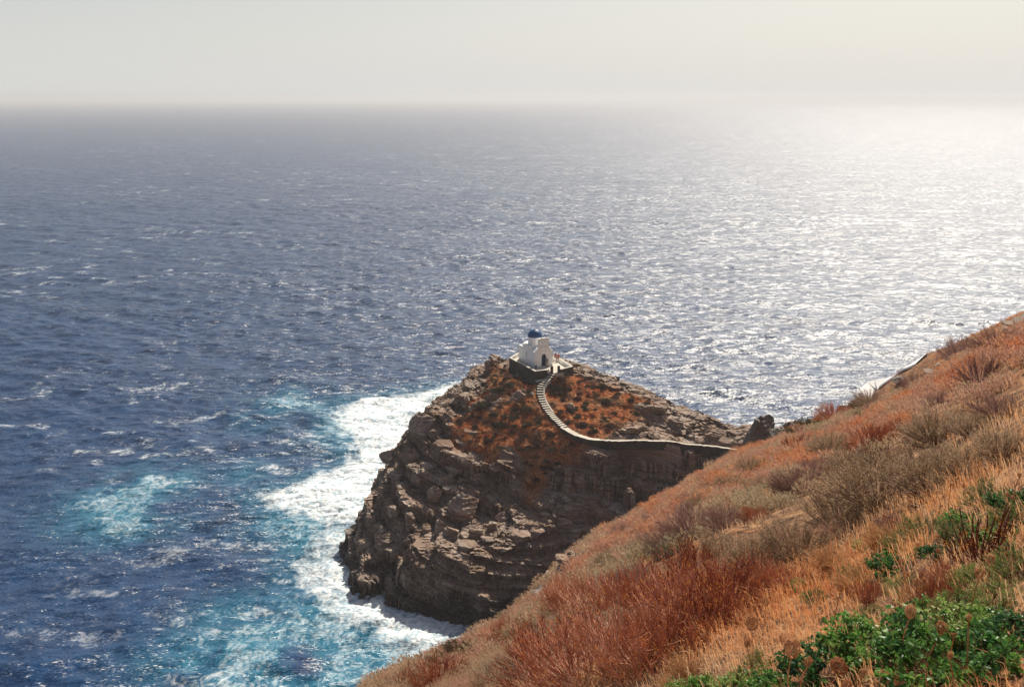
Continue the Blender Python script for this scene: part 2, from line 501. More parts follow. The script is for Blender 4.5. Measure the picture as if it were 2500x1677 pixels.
soil = m_rock.ramp(soil_n, [(.3, (.15, .06, .03)), (.45, (.38, .12, .04)), (.56, (.46, .20, .075)), (.68, (.56, .35, .19)), (.8, (.42, .17, .07))])
soil = m_rock.mix(m_rock.ramp(soil_p, [(.40, (1, 1, 1)), (.5, (0, 0, 0))]), soil, (.065, .04, .025))
colr = m_rock.mix(vegf, wetc, soil)
hgt = m_rock.math('ADD', m_rock.math('MULTIPLY', n_bed, 1.0), m_rock.math('MULTIPLY', n_fine, .6))
nrm = m_rock.bump(hgt, 0.8, .16)
rgh = m_rock.math('SUBTRACT', .92, m_rock.math('MULTIPLY', wet, .45))
MAT_ROCK = m_rock.end(m_rock.bsdf(colr, rgh, .25, nrm))

keep = None
V = np.stack([VX, VY, VZ], -1).reshape(-1, 3)
F = grid_faces(len(gy), len(gx))
ok_ = (V[:, 2] > -2.5); ok_ = ok_[F].any(1)
F = F[ok_]
wetv = np.clip(sstep(4.6, .6, V[:, 2] + 1.3 * fbm2(V[:, 0] * .4, V[:, 1] * .4, 3, 301)), 0, 1) if False else 1 - sstep(0.8, 4.8, V[:, 2] + 1.6 * fbm2(V[:, 0] * .4, V[:, 1] * .4, 3, 301))
me = np_mesh("headland", V, F, dict(strata=st.ravel() * 1.0, veg=vegm.ravel(), wet=wetv), smooth=False)
headland = link("headland", me, MAT_ROCK); tag(headland, "rocky headland of broken grey brown schist with rust coloured scrub on top", None, None, "structure")

# ------------------------------------------------------------------ the hillside
rim_px = [(300, 2250, 9), (600, 1960, 12), (850, 1745, 17), (968, 1652, 21), (1044, 1632, 24), (1119, 1590, 27), (1167, 1556, 31), (1242, 1516, 35), (1276, 1486, 38), (1321, 1440, 43),
          (1379, 1389, 50), (1413, 1360, 54), (1475, 1302, 62), (1543, 1270, 72), (1584, 1236, 78), (1642, 1208, 84), (1700, 1166, 90), (1763, 1131, 95), (1806, 1106, 100), (1864, 1092, 102),
          (1919, 1062, 95), (1991, 1040, 88), (2040, 1030, 80), (2118, 1012, 70), (2193, 978, 62), (2262, 948, 56), (2303, 916, 52), (2385, 862, 48), (2453, 832, 45), (2500, 812, 44), (2700, 700, 40), (3100, 520, 36), (4200, 200, 30)]
far_px = [(500, 3600, 150), (1100, 2400, 150), (1300, 1950, 150), (1500, 1620, 150), (1700, 1330, 150), (1860, 1150, 150), (1940, 1095, 148), (2000, 1045, 146), (2063, 999, 142), (2100, 972, 140), (2145, 941, 138), (2190, 906, 136), (2234, 884, 134), (2279, 857, 132), (2303, 849, 130), (2385, 812, 127),
          (2453, 782, 124), (2500, 760, 122), (2700, 670, 115), (3100, 520, 105), (4200, 250, 95)]
def _tab(l):
    az, t, rs = [], [], []
    for px, py, r in l:
        d = ray(px, py); az.append(math.atan2(d[0], d[1])); t.append(-d[2] / math.hypot(d[0], d[1])); rs.append(r)
    return np.array(az), np.array(t), np.array(rs, float)
EYE = 1.62
aN, tN, rN = _tab(rim_px); aF, tF, rF = _tab(far_px)
azs = np.linspace(-math.pi, math.pi, 4001)
def _sm(a, v, w=14):
    q_ = np.interp(azs, a, v); k_ = np.hanning(2 * w + 3)[1:-1]; k_ /= k_.sum()
    return np.convolve(np.pad(q_, w, mode='edge'), k_, 'same')[w:-w] if False else np.convolve(np.pad(q_, w, mode='edge'), k_, 'valid')
TNs, RNs, TFs, RFs = _sm(aN, tN, 5), _sm(aN, rN, 20), _sm(aF, tF, 5), _sm(aF, rF, 20)
def near_prof(r, T, rs):
    w = 0.13 * rs
    u = (r - rs) / w
    drop = 0.62 * w * np.where(u > 30, u, np.log1p(np.exp(np.clip(u, -40, 30))))
    return H - EYE - T * r - drop
Tn = TNs - EYE / RNs
for _ in range(6):
    rr = np.geomspace(2, 200, 400)[:, None]
    e_ = ((near_prof(rr, Tn[None], RNs[None]) - H) / rr).max(0)
    Tn = Tn + (TNs + e_)          # raise until the rim lies on the wanted line
def far_prof(r, tf, rf):
    dr = r - rf
    return H - tf * rf - tf * dr - 0.33 * (np.sqrt(dr ** 2 + 12 ** 2) - 12) - 0.55 * np.clip(dr, 0, None)
Tf = TFs.copy()
for _ in range(6):
    rr = np.linspace(85, 170, 500)[:, None]
    Tf = Tf + (TFs + ((far_prof(rr, Tf[None], RFs[None]) - H) / rr).max(0))
def hill_base(x, y):
    r = np.hypot(x, y) + 1e-6; az = np.arctan2(x, y)
    T = np.interp(az, azs, Tn); rs = np.interp(az, azs, RNs)
    z1 = near_prof(r, T, rs)
    z2 = far_prof(r, np.interp(az, azs, Tf), np.interp(az, azs, RFs))
    k = 1.2; m = np.maximum(z1, z2)
    z = m + k * np.log(np.exp(np.clip((z1 - m) / k, -30, 0)) + np.exp(np.clip((z2 - m) / k, -30, 0)))
    z = np.where(np.abs(z1 - z2) > 12, m, z)
    zp = .648 * x - .554 * y
    zp = H - EYE + np.where(zp > 8, 8 + 10 * np.tanh((zp - 8) / 10), zp)
    wt = sstep(R(42), R(62), np.abs(az)) * sstep(1, 6, r)
    return z * (1 - wt) + zp * wt
def hill(x, y):
    r = np.hypot(x, y)
    z = hill_base(x, y)
    s1 = sstep(2, 14, r)
    z = z + s1 * 0.34 * fbm2(x * .13, y * .13, 3, 401) * np.clip(r / 40, .25, 1.6) + 0.10 * fbm2(x * .7, y * .7, 3, 402) + .03 * fbm2(x * 4, y * 4, 2, 403)
    return z
def hill_rock(x, y):
    """rock showing through: ledges at the rim and on the far ridge"""
    r = np.hypot(x, y); m = np.zeros(np.shape(x))
    for cx, cy, rad in ROCKS: m = np.maximum(m, 1 - sstep(rad * .5, rad, np.hypot(x - cx, y - cy)))
    return m
ROCKS = []
for px, py, rad in [(1392, 1362, 2.6), (1345, 1418, 2.4), (1318, 1446, 2.4), (2470, 790, 2.2)]:
    p = hit_fn(hill_base, px, py + 3, 20, 160, 2500)
    if p is not None: ROCKS.append((p[0], p[1], rad))
nr, na = 620, 840
rr = np.geomspace(0.35, 230, nr)
aa = np.concatenate([np.linspace(R(-180), R(-42), 70), np.linspace(R(-41), R(41), na - 140), np.linspace(R(42), R(180), 70)])
A_, R_ = np.meshgrid(aa, rr)
hx, hy = R_ * np.sin(A_), R_ * np.cos(A_)
hzv = hill(hx, hy)
rk = hill_rock(hx, hy)
s_ = strata(hx, hy, hzv); q_ = s_ / .9; l_ = np.floor(q_); f_ = q_ - l_
_, e2, c2 = voronoi2(hx / 1.7, hy / 1.3, l_, 77)
hzv = hzv + rk * ((sstep(.3, .7, f_) - f_) * .8 + (c2 - .5) * .7 - .25 * (1 - sstep(0, .2, e2)))
# keep the made path clear of soil
dpp, zpp = line_near(hx, hy, PATH)
kk = 1 - sstep(1.0, 3.0, dpp)
hzv = hzv * (1 - kk) + np.minimum(hzv, zpp - .2) * kk

m_h = NT("dry hillside ground")
P_ = m_h.pos()
n1 = m_h.noise(P_, .35, 5, .6); n2 = m_h.noise(P_, 5.0, 6, .7); n3 = m_h.noise(P_, 1.4, 5, .65)
g = m_h.ramp(n1, [(.3, (.16, .06, .025)), (.45, (.31, .12, .045)), (.58, (.44, .25, .12)), (.72, (.27, .13, .07))])
g = m_h.mix(m_h.ramp(n3, [(.42, (1, 1, 1)), (.58, (0, 0, 0))]), g, (.16, .075, .04))
g = m_h.mix(m_h.ramp(n2, [(.40, (1, 1, 1)), (.56, (0, 0, 0))]), g, (.06, .034, .02))
rc = m_h.ramp(m_h.noise(m_h.mapping(P_, (.6, .6, 5)), 1.2, 6, .65), [(.3, (.06, .052, .048)), (.5, (.22, .19, .165)), (.7, (.36, .33, .29))])
g = m_h.mix(m_h.attr("rock"), g, rc)
MAT_HILL = m_h.end(m_h.bsdf(g, .95, .15, m_h.bump(m_h.math('ADD', n2, n3), .8, .12)))
me = np_mesh("hillside", np.stack([hx, hy, hzv], -1).reshape(-1, 3), grid_faces(nr, na)[:, ::-1], dict(rock=rk.ravel()), smooth=True)
hillside = link("hillside", me, MAT_HILL); tag(hillside, "steep dry hillside of red earth falling to the sea", None, None, "structure")
_RI = np.log(rr)
def hg(x, y):
    """height of the hillside mesh"""
    r = np.hypot(x, y); a = np.arctan2(x, y)
    u = np.interp(a, aa, np.arange(na)); v = (np.log(r) - _RI[0]) / (_RI[1] - _RI[0])
    i = np.clip(np.floor(u).astype(int), 0, na - 2); j = np.clip(np.floor(v).astype(int), 0, nr - 2)
    p, q = np.clip(u - i, 0, 1), np.clip(v - j, 0, 1)
    return (1 - q) * ((1 - p) * hzv[j, i] + p * hzv[j, i + 1]) + q * ((1 - p) * hzv[j + 1, i] + p * hzv[j + 1, i + 1])
def ground(x, y):
    return np.maximum(hg(x, y), hz(x, y))
def hit(px, py, r0=1.5, r1=215, n=6000):
    d = ray(px, py); d = d / np.hypot(d[0], d[1])
    r = np.geomspace(r0, r1, n)
    x, y, z = d[0] * r, d[1] * r, H + d[2] * r
    b = np.nonzero(z <= ground(x, y))[0]
    if len(b) == 0: return None
    i = b[0]
    return np.array([x[i], y[i], float(ground(x[i:i+1], y[i:i+1])[0])])
# ------------------------------------------------------------------ the sea
def sea_waves(x, y, r, cell):
    rg = np.random.default_rng(12)
    N = 84
    lam = np.exp(rg.uniform(math.log(1.1), math.log(34), N))
    th = R(205) + rg.normal(0, R(34), N)            # wind from upper right
    k = 2 * math.pi / lam
    st_ = 0.040 * np.exp(-((np.log(lam) - math.log(7.0)) / 1.35) ** 2)   # slope carried by each wave
    ph = rg.uniform(0, 2 * math.pi, N)
    X, Y, Z = x.copy(), y.copy(), np.zeros_like(x)
    gust = 0.8 + .5 * fbm2(x * .008, y * .02, 3, 501)
    for i in range(N):
        kx, ky = math.sin(th[i]), math.cos(th[i])
        w = sstep(1.6, 3.5, lam[i] / cell) * st_[i] / k[i] * gust
        a = k[i] * (x * kx + y * ky) + ph[i]
        Z += w * np.cos(a)
        X -= w * kx * np.sin(a) * .9; Y -= w * ky * np.sin(a) * .9
    return X, Y, Z
na2, nd = 1050, 1500
az = np.linspace(R(-38), R(36), na2)
t0, t1 = math.tan(R(41)), H / 38000.0
dep = np.concatenate([np.linspace(math.atan(t0), R(1.2), nd - 80), np.geomspace(R(1.18), math.atan(t1), 80)])
rs_ = H / np.tan(dep)
AZ, RR = np.meshgrid(az, rs_)
cell = np.maximum(np.gradient(rs_)[:, None] * np.ones_like(AZ) , RR * (az[1] - az[0]))
sx, sy = RR * np.sin(AZ), RR * np.cos(AZ)
X, Y, Z = sea_waves(sx, sy, RR, cell)
# foam and aerated water round the rocks
foam_px = [
 [(1175, 934), (1120, 939), (1060, 944), (985, 952), (900, 966), (830, 980), (795, 990), (792, 1010), (815, 1035), (832, 1060), (850, 1085), (868, 1105), (850, 1125), (800, 1145), (740, 1165), (680, 1190), (625, 1209), (660, 1232), (720, 1250), (780, 1262), (840, 1275), (885, 1290), (930, 1300), (1250, 1300), (1400, 1000)],
 [(905, 1290), (840, 1290), (775, 1318), (750, 1345), (722, 1378), (712, 1420), (722, 1465), (742, 1505), (765, 1530), (800, 1548), (850, 1560), (900, 1575), (960, 1590), (1030, 1610), (1080, 1600), (1130, 1570), (1180, 1548), (1230, 1520), (1400, 1400), (1200, 1300)]]
fo = np.full(sx.shape, -99.0)
for f_ in foam_px:
    poly = [tuple(at_z(a, b, 0)[:2]) for a, b in f_]
    fo = np.maximum(fo, poly_dist(sx, sy, poly))
nearr = (RR < 420)
wob = 7.5 * fbm2(sx * .07, sy * .05, 5, 601, .6) + 1.6 * fbm2(sx * .5, sy * .35, 3, 603)
foam = sstep(-6.5, 7.0, fo + wob)
turq = np.zeros_like(sx)
for px, py, rx, ry, wgt in [(305, 1205, 11, 16, 1.0), (330, 1270, 9, 9, .8), (250, 1180, 8, 9, .5), (690, 985, 11, 16, .65), (640, 1020, 10, 10, .45), (600, 1600, 12, 11, 1.1), (720, 1560, 14, 9, .9), (840, 1620, 14, 9, 1.0), (560, 1500, 8, 7, .5), (480, 1540, 7, 8, .45),
                            (520, 1660, 6, 5, .8), (950, 1640, 12, 7, 1.0), (700, 1660, 14, 6, 1.0), (1080, 1640, 10, 6, .9), (620, 1150, 9, 10, .3), (800, 1295, 9, 8, .7), (700, 1275, 9, 9, .5), (820, 1060, 9, 12, .6)]:
    c = at_z(px, py, 0)
    turq = np.maximum(turq, wgt * np.exp(-(((sx - c[0]) / rx) ** 2 + ((sy - c[1]) / ry) ** 2)))
turq = np.clip(turq * (1 + 1.9 * fbm2(sx * .13, sy * .07, 5, 611, .6)) + 0.45 * sstep(-9, 0, fo + wob), 0, 1)
# whitecaps out at sea: sparse short crests
wc = fbm2(sx * .10 + sy * .02, sy * .16, 4, 621, .6)
cap = sstep(.28, .46, wc) * sstep(.16, .44, noise2(sx * .018, sy * .022, 622) * .6 + .3)
Zf = Z + foam * nearr * (.75 * fbm2(sx * .22, sy * .22, 4, 631) + .16 * fbm2(sx * 1.6, sy * 1.6, 2, 632))
m_s = NT("sea water")
P_ = m_s.pos()
fa, tu, ca = m_s.attr("foam"), m_s.attr("turq"), m_s.attr("cap")
rot = R(-25)
lacy = m_s.noise(m_s.mapping(P_, (1.0, .75, 1), (0, 0, rot)), .55, 8, .68, 1.6)
lacy2 = m_s.noise(m_s.mapping(P_, (1, .6, 1), (0, 0, rot)), .16, 6, .6, 1.0)
streak = m_s.math('ADD', m_s.math('MULTIPLY', lacy, .6), m_s.math('MULTIPLY', lacy2, .4))
# foam density rises through a noisy threshold -> lace at the edge, solid inside
fd = m_s.math('MULTIPLY', m_s.math('SUBTRACT', m_s.math('ADD', m_s.math('MULTIPLY', fa, .67), streak), .82), 2.8, clamp=True)
td = m_s.math('MULTIPLY', m_s.math('SUBTRACT', m_s.math('ADD', m_s.math('MULTIPLY', tu, .26), streak), .70), 4.0, clamp=True)
cd = m_s.math('MULTIPLY', m_s.math('MULTIPLY', ca, m_s.math('MULTIPLY', m_s.math('SUBTRACT', streak, .47), 9.0, clamp=True)), .55)
fm = m_s.math('MAXIMUM', m_s.math('MAXIMUM', fd, m_s.math('MULTIPLY', td, .6)), cd)
deep = m_s.ramp(lacy2, [(.3, (.001, .020, .070)), (.7, (.002, .038, .118))])
teal = m_s.mix(lacy, (.006, .095, .18), (.02, .21, .30))
wcol = m_s.mix(m_s.math('MULTIPLY', tu, .8, clamp=True), deep, teal)
wcol = m_s.mix(m_s.math('MULTIPLY', fm, .9, clamp=True), wcol, m_s.mix(m_s.ramp(lacy, [(.38, (1, 1, 1)), (.56, (0, 0, 0))]), (.84, .85, .84), (.52, .66, .73)))
# small wind waves as random facet slopes
def slopes(scale, rotz, sc, amp, det=2):
    c = m_s.noise(m_s.mapping(P_, sc, (0, 0, rotz)), scale, det, .6, .3, color=True)
    return m_s.vmath('SCALE', m_s.vmath('SUBTRACT', c, (.5, .5, .5)), s=amp)
sl_ = m_s.vmath('ADD', slopes(2.6, rot, (.7, 1.5, 1), 2.1, 3), slopes(.45, rot, (.6, 1.5, 1), 1.6, 2))
gusts = m_s.noise(m_s.mapping(P_, (.5, 1.6, 1), (0, 0, rot)), .012, 4, .6, .8)
swell = slopes(.07, rot, (.45, 1.7, 1), .34, 1)
sl_ = m_s.vmath('ADD', m_s.vmath('SCALE', sl_, s=m_s.math('ADD', .25, m_s.math('MULTIPLY', gusts, 1.5))), swell)
sl_ = m_s.vmath('MULTIPLY', sl_, (1, 1, 0))
nb = m_s.vmath('NORMALIZE', m_s.vmath('ADD', m_s.new("NewGeometry").outputs["Normal"], sl_))
rough = m_s.math('ADD', .37, m_s.math('MULTIPLY', fm, .6), clamp=True)
sh = m_s.new("BsdfPrincipled")
m_s.put(sh.inputs["Base Color"], wcol); m_s.put(sh.inputs["Roughness"], rough); sh.inputs["IOR"].default_value = 1.37
m_s.put(sh.inputs["Normal"], nb)
MAT_SEA = m_s.end(sh.outputs[0])
me = np_mesh("sea", np.stack([X, Y, Zf], -1).reshape(-1, 3), grid_faces(nd, na2), dict(foam=(foam * nearr).ravel(), turq=turq.ravel(), cap=cap.ravel()), smooth=True)
sea = link("sea", me, MAT_SEA); tag(sea, "deep blue wind ruffled sea with white foam round the rocks", None, None, "structure")

# ------------------------------------------------------------------ haze
bm_v = np.array([(x, y, z) for x in (-42000, 42000) for y in (-400, 42000) for z in (-13.0, 103.0)], float)
hf = np.array([(0, 1, 3, 2), (4, 6, 7, 5), (0, 4, 5, 1), (2, 3, 7, 6), (0, 2, 6, 4), (1, 5, 7, 3)])
mh = NT("haze")
pv = mh.new("ShaderNodeVolumePrincipled"[len("ShaderNode"):])
pv.inputs["Color"].default_value = (.74, .755, .79, 1)
pv.inputs["Density"].default_value = 0.00019
pv.inputs["Anisotropy"].default_value = 0.24
MAT_HAZE = mh.end(None, pv.outputs[0])
hz_o = link("haze", np_mesh("haze", bm_v, hf, smooth=False), MAT_HAZE); tag(hz_o, "pale sea haze thickening towards the horizon", None, None, "stuff")
# ------------------------------------------------------------------ solid builders
from mathutils.geometry import tessellate_polygon
class MB:
    def __init__(self): self.v = []; self.f = []
    def add(self, vs, fs):
        n = len(self.v); self.v += [tuple(map(float, p)) for p in vs]; self.f += [tuple(i + n for i in f) for f in fs]
    def box(self, x0, x1, y0, y1, z0, z1):
        self.add([(x, y, z) for x in (x0, x1) for y in (y0, y1) for z in (z0, z1)],
                 [(0, 1, 3, 2), (4, 6, 7, 5), (0, 4, 5, 1), (2, 3, 7, 6), (0, 2, 6, 4), (1, 5, 7, 3)])
    def prism(self, loops, fn, d0, d1):
        """2-D outline with holes, extruded: fn(u, v, d) -> xyz"""
        pts = [p for l in loops for p in l]; n = len(pts)
        tri = tessellate_polygon([[Vector((a, b, 0)) for a, b in l] for l in loops])
        vs = [fn(a, b, d0) for a, b in pts] + [fn(a, b, d1) for a, b in pts]
        fs = [tuple(t) for t in tri] + [tuple(i + n for i in reversed(t)) for t in tri]
        o = 0
        for l in loops:
            m = len(l)
            for i in range(m):
                j = (i + 1) % m
                fs.append((o + i, o + j, o + j + n, o + i + n))
            o += m
        self.add(vs, fs)
    def lathe(self, prof, cx, cy, n=32, a0=0, a1=2 * math.pi):
        full = abs(a1 - a0 - 2 * math.pi) < 1e-6
        m = n if full else n + 1
        vs = [(cx + r * math.cos(a0 + (a1 - a0) * i / n), cy + r * math.sin(a0 + (a1 - a0) * i / n), z) for r, z in prof for i in range(m)]
        fs = []
        for k in range(len(prof) - 1):
            for i in range(n):
                j = (i + 1) % m if full else i + 1
                fs.append((k * m + i, k * m + j, (k + 1) * m + j, (k + 1) * m + i))
        self.add(vs, fs)
    def build(self, name, mat, parent=None, bevel=0.0, smooth=False):
        me = bpy.data.meshes.new(name); me.from_pydata(self.v, [], self.f)
        import bmesh
        bm = bmesh.new(); bm.from_mesh(me); bmesh.ops.recalc_face_normals(bm, faces=bm.faces[:]); bm.to_mesh(me); bm.free()
        if smooth: me.polygons.foreach_set("use_smooth", [True] * len(me.polygons))
        o = link(name, me, mat, parent)
        if bevel:
            b = o.modifiers.new("bevel", 'BEVEL'); b.width = bevel; b.segments = 2; b.limit_method = 'ANGLE'
        return o

def simple_mat(name, c, rough=.8, var=.12, scale=3.0, bump=.2, spec=.3, bd=.03):
    m = NT(name); P = m.pos() if scale < 50 else m.pos()
    n = m.noise(P, scale, 5, .6)
    d = tuple(x * (1 - var * 1.6) for x in c); u = tuple(min(1, x * (1 + var)) for x in c)
    return m.end(m.bsdf(m.ramp(n, [(.3, d), (.7, u)]), rough, spec, m.bump(n, bump, bd)))
M_WHITE = NT("whitewashed plaster")
_n = M_WHITE.noise(M_WHITE.pos(), 1.6, 6, .6); _n2 = M_WHITE.noise(M_WHITE.mapping(M_WHITE.pos(), (3, 3, .5)), 1.0, 4)
_c = M_WHITE.mix(M_WHITE.ramp(_n2, [(.45, (0, 0, 0)), (.75, (.25, .25, .25))]), M_WHITE.ramp(_n, [(.3, (.80, .78, .75)), (.6, (.88, .87, .85))]), (.55, .52, .47))
M_WHITE = M_WHITE.end(M_WHITE.bsdf(_c, .85, .2, M_WHITE.bump(_n, .35, .04)))
M_BLUE = simple_mat("blue painted dome", (.012, .075, .21), .5, .18, 2.2, .15, .3)
M_DOOR = simple_mat("blue painted wood", (.008, .022, .085), .45, .25, 6)
M_DARK = simple_mat("dark glass", (.02, .022, .03), .3)
M_METAL = simple_mat("dark bell bronze", (.09, .065, .04), .5)
M_STONE = NT("dry stone wall")
_P = M_STONE.mapping(M_STONE.pos(), (1, 1, 2.1))
_v = M_STONE.voro(_P, 2.2, 'DISTANCE_TO_EDGE'); _vc = M_STONE.voro(_P, 2.2, 'F1', "Color")
_c = M_STONE.mix(.8, M_STONE.ramp(M_STONE.noise(_P, 2.6, 5), [(.3, (.09, .07, .06)), (.7, (.22, .17, .14))]), M_STONE.mix(.75, (.12, .10, .085), _vc, 'MULTIPLY'))
_c = M_STONE.mix(M_STONE.ramp(_v, [(.02, (1, 1, 1)), (.07, (0, 0, 0))]), _c, (.025, .02, .018))
M_STONE = M_STONE.end(M_STONE.bsdf(_c, .9, .2, M_STONE.bump(M_STONE.ramp(_v, [(0, (0, 0, 0)), (.12, (1, 1, 1))]), .8, .06)))
M_PAVE = NT("pale concrete paving")
_P = M_PAVE.pos(); _n = M_PAVE.noise(_P, 1.1, 5, .6); _n3 = M_PAVE.noise(_P, 7, 4, .6)
M_PAVE = M_PAVE.end(M_PAVE.bsdf(M_PAVE.mix(M_PAVE.ramp(_n3, [(.4, (1, 1, 1)), (.6, (0, 0, 0))]), M_PAVE.ramp(_n, [(.3, (.40, .36, .29)), (.5, (.60, .56, .48)), (.65, (.76, .73, .66))]), (.46, .41, .34)), .9, .2, M_PAVE.bump(_n3, .4, .02)))

# ------------------------------------------------------------------ chapel
ch = empty("chapel", (CH_C[0], CH_C[1], TERR_Z), math.atan2(CH_R[1], CH_R[0]))
tag(ch, "small whitewashed chapel with blue dome and belfry facade on the headland top", "chapel")
arc = lambda cx, cz, r, n, a0=0, a1=180: [(cx + r * math.cos(R(a0 + (a1 - a0) * i / n)), cz + r * math.sin(R(a0 + (a1 - a0) * i / n))) for i in range(n + 1)]
WF = 3.9
out = [(0, 0), (1.47, 0)] + [(p[0], p[1]) for p in reversed(arc(1.95, 1.95, .48, 14))] + [(2.43, 0), (WF, 0), (WF, 3.02), (3.66, 3.06), (3.62, 3.26), (3.40, 3.31), (3.36, 3.52), (3.16, 3.58), (3.07, 3.86),
       (3.05, 5.50), (2.62, 5.56), (2.46, 5.70), (2.3, 5.58), (1.95, 5.60), (1.6, 5.58), (1.44, 5.70), (1.28, 5.56), (.85, 5.50), (.83, 3.86), (.74, 3.58), (.54, 3.52), (.50, 3.31), (.28, 3.26), (.24, 3.06), (0, 3.02)]
def arch_hole(cx, z0, z1, w, n=8):
    return [(cx - w / 2, z0)] + list(reversed(arc(cx, z1 - w / 2, w / 2, n))) + [(cx + w / 2, z0)]
holes = [arch_hole(1.50, 4.45, 5.10, .42), arch_hole(2.40, 4.45, 5.10, .42), arch_hole(1.50, 3.72, 3.98, .17, 4), arch_hole(2.40, 3.72, 3.98, .17, 4)]
b = MB(); b.prism([out] + holes, lambda u, v, d: (u, d, v), 0, .45); fac = b.build("facade", M_WHITE, ch, .03)
b = MB()
slit = [(3.45, 1.35), (3.45, 2.35), (3.60, 2.42), (3.75, 2.35), (3.75, 1.35)]
side = [(.45, 0), (7, 0), (7, 3.0), (5.35, 3.0), (5.3, 3.4)] + [(a, 3.2 + (c - 3.2) * .42) for a, c in arc(3.75, 3.2, 1.45, 10, 22, 158)] + [(2.25, 3.4), (2.2, 3.0), (.45, 3.0)]
b.prism([side, slit], lambda u, v, d: (d, u, v), 0.003, .42)
b.prism([side, slit], lambda u, v, d: (d, u, v), 3.48, 3.897)
b.box(.42, 3.48, 6.6, 6.997, 0, 3.0)
b.lathe([(1.05, 0), (1.05, 2.3), (.95, 2.6), (.6, 2.95), (.02, 3.1)], 1.95, 6.95, 20, 0, math.pi)
b.build("wall", M_WHITE, ch, .03)
b = MB()      # barrel roofs: lengthwise and crosswise
v1 = [(p[0], 2.9 + (p[1] - 2.9) * .55) for p in arc(1.95, 2.55, 1.62, 12, 20, 160)]
b.prism([[(.44, 2.9)] + list(reversed(v1)) + [(3.46, 2.9)]], lambda u, v, d: (u, d, v), .46, 6.58)
v2 = [(p[0], 3.15 + (p[1] - 3.15) * .42) for p in arc(3.75, 3.15, 1.38, 12, 22, 158)]
b.prism([[(2.3, 3.0)] + list(reversed(v2)) + [(5.2, 3.0)]], lambda u, v, d: (d, u, v), .43, 3.47)
b.build("roof", M_WHITE, ch)
b = MB(); b.lathe([(1.36, 3.1), (1.36, 5.02), (1.43, 5.04), (1.43, 5.14), (1.2, 5.15)], 1.95, 3.75, 40); b.build("drum", M_WHITE, ch)
b = MB(); b.lathe([(1.45, 5.145), (1.47, 5.2)] + [(1.44 * math.cos(R(a)), 5.2 + 1.40 * math.sin(R(a))) for a in range(4, 90, 6)] + [(.01, 6.61)], 1.95, 3.75, 40)
dome = b.build("dome", M_BLUE, ch, smooth=True)
b = MB(); b.box(1.92, 1.98, 3.72, 3.78, 6.58, 7.25); b.box(1.72, 2.18, 3.725, 3.775, 6.98, 7.04); b.lathe([(.0, 6.55), (.13, 6.62), (.13, 6.7), (0, 6.78)], 1.95, 3.75, 12); b.build("cross", M_WHITE, dome)
b = MB(); b.prism([[(1.52, 0.02)] + list(reversed(arc(1.95, 1.94, .43, 14))) + [(2.38, 0.02)]], lambda u, v, d: (u, d, v), .22, .28)
for x0, x1, z0, z1 in [(1.60, 1.90, .2, .85), (2.0, 2.3, .2, .85), (1.60, 1.90, 1.0, 1.85), (2.0, 2.3, 1.0, 1.85)]: b.box(x0, x1, .195, .222, z0, z1)
door = b.build("door", M_DOOR, ch)
b = MB(); b.box(2.02, 2.07, .16, .197, 0.95, 1.0); b.build("handle", M_METAL, door)
b = MB()
b.prism([[(1.475, 0)] + list(reversed(arc(1.95, 1.95, .475, 14))) + [(2.425, 0)], [(1.53, .01)] + list(reversed(arc(1.95, 1.94, .425, 14))) + [(2.37, .01)]], lambda u, v, d: (u, d, v), .14, .3)
b.build("door_frame", M_DOOR, ch)
b = MB(); b.box(.18, .22, 3.44, 3.76, 1.34, 2.44); b.build("window_pane", M_DARK, ch)
for cx in (1.5, 2.4):
    b = MB(); b.lathe([(.0, 4.92), (.05, 4.9), (.07, 4.8), (.09, 4.7), (.14, 4.62), (.0, 4.63)], cx, .225, 14); b.lathe([(.012, 4.9), (.012, 5.06)], cx, .225, 6)
    b.build("bell", M_METAL, ch, smooth=True)
b = MB(); b.box(1.3, 2.6, -.35, -.003, 0.004, .14); b.build("doorstep", M_PAVE, ch)

# ------------------------------------------------------------------ terrace
cen = np.mean(TW, 0)
ins = [tuple(p + (cen - p) / np.hypot(*(cen - p)) * .25) for p in TW]
b = MB(); b.prism([[(float(a), float(c)) for a, c in ins]], lambda u, v, d: (u, v, d), TERR_Z - .3, TERR_Z)
tf_ = b.build("terrace_paving", M_PAVE); tag(tf_, "pale paved terrace floor round the chapel", None, None, "structure")
def wall_strip(mb, pts, th, z0, z1, inward=None):
    """mitred wall along an open polyline; z0, z1 may be lists"""
    P = [np.array(p[:2], float) for p in pts]; n = len(P); L, Rr = [], []
    for i in range(n):
        d1 = P[i] - P[i - 1] if i else P[1] - P[0]; d2 = P[i + 1] - P[i] if i < n - 1 else P[-1] - P[-2]
        d1 /= np.hypot(*d1); d2 /= np.hypot(*d2); m = d1 + d2; m /= np.hypot(*m)
        nn = np.array([-m[1], m[0]]); k = 1 / max(.4, abs(nn @ np.array([-d1[1], d1[0]])))
        L.append(P[i] + nn * th[0] * k); Rr.append(P[i] + nn * th[1] * k)
    z0 = z0 if hasattr(z0, '__len__') else [z0] * n; z1 = z1 if hasattr(z1, '__len__') else [z1] * n
    vs = []
    for i in range(n): vs += [(*L[i], z0[i]), (*Rr[i], z0[i]), (*Rr[i], z1[i]), (*L[i], z1[i])]
    fs = [(0, 1, 2, 3), tuple((n - 1) * 4 + k for k in (3, 2, 1, 0))]
    for i in range(n - 1):
        a, c = i * 4, i * 4 + 4
        for k in range(4): fs.append((a + k, a + (k + 1) % 4, c + (k + 1) % 4, c + k))
    mb.add(vs, fs)
gl = np.array(at_z(1347.5, 903, TERR_Z + .5)[:2]); gr = np.array(at_z(1364, 902.5, TERR_Z + .5)[:2])
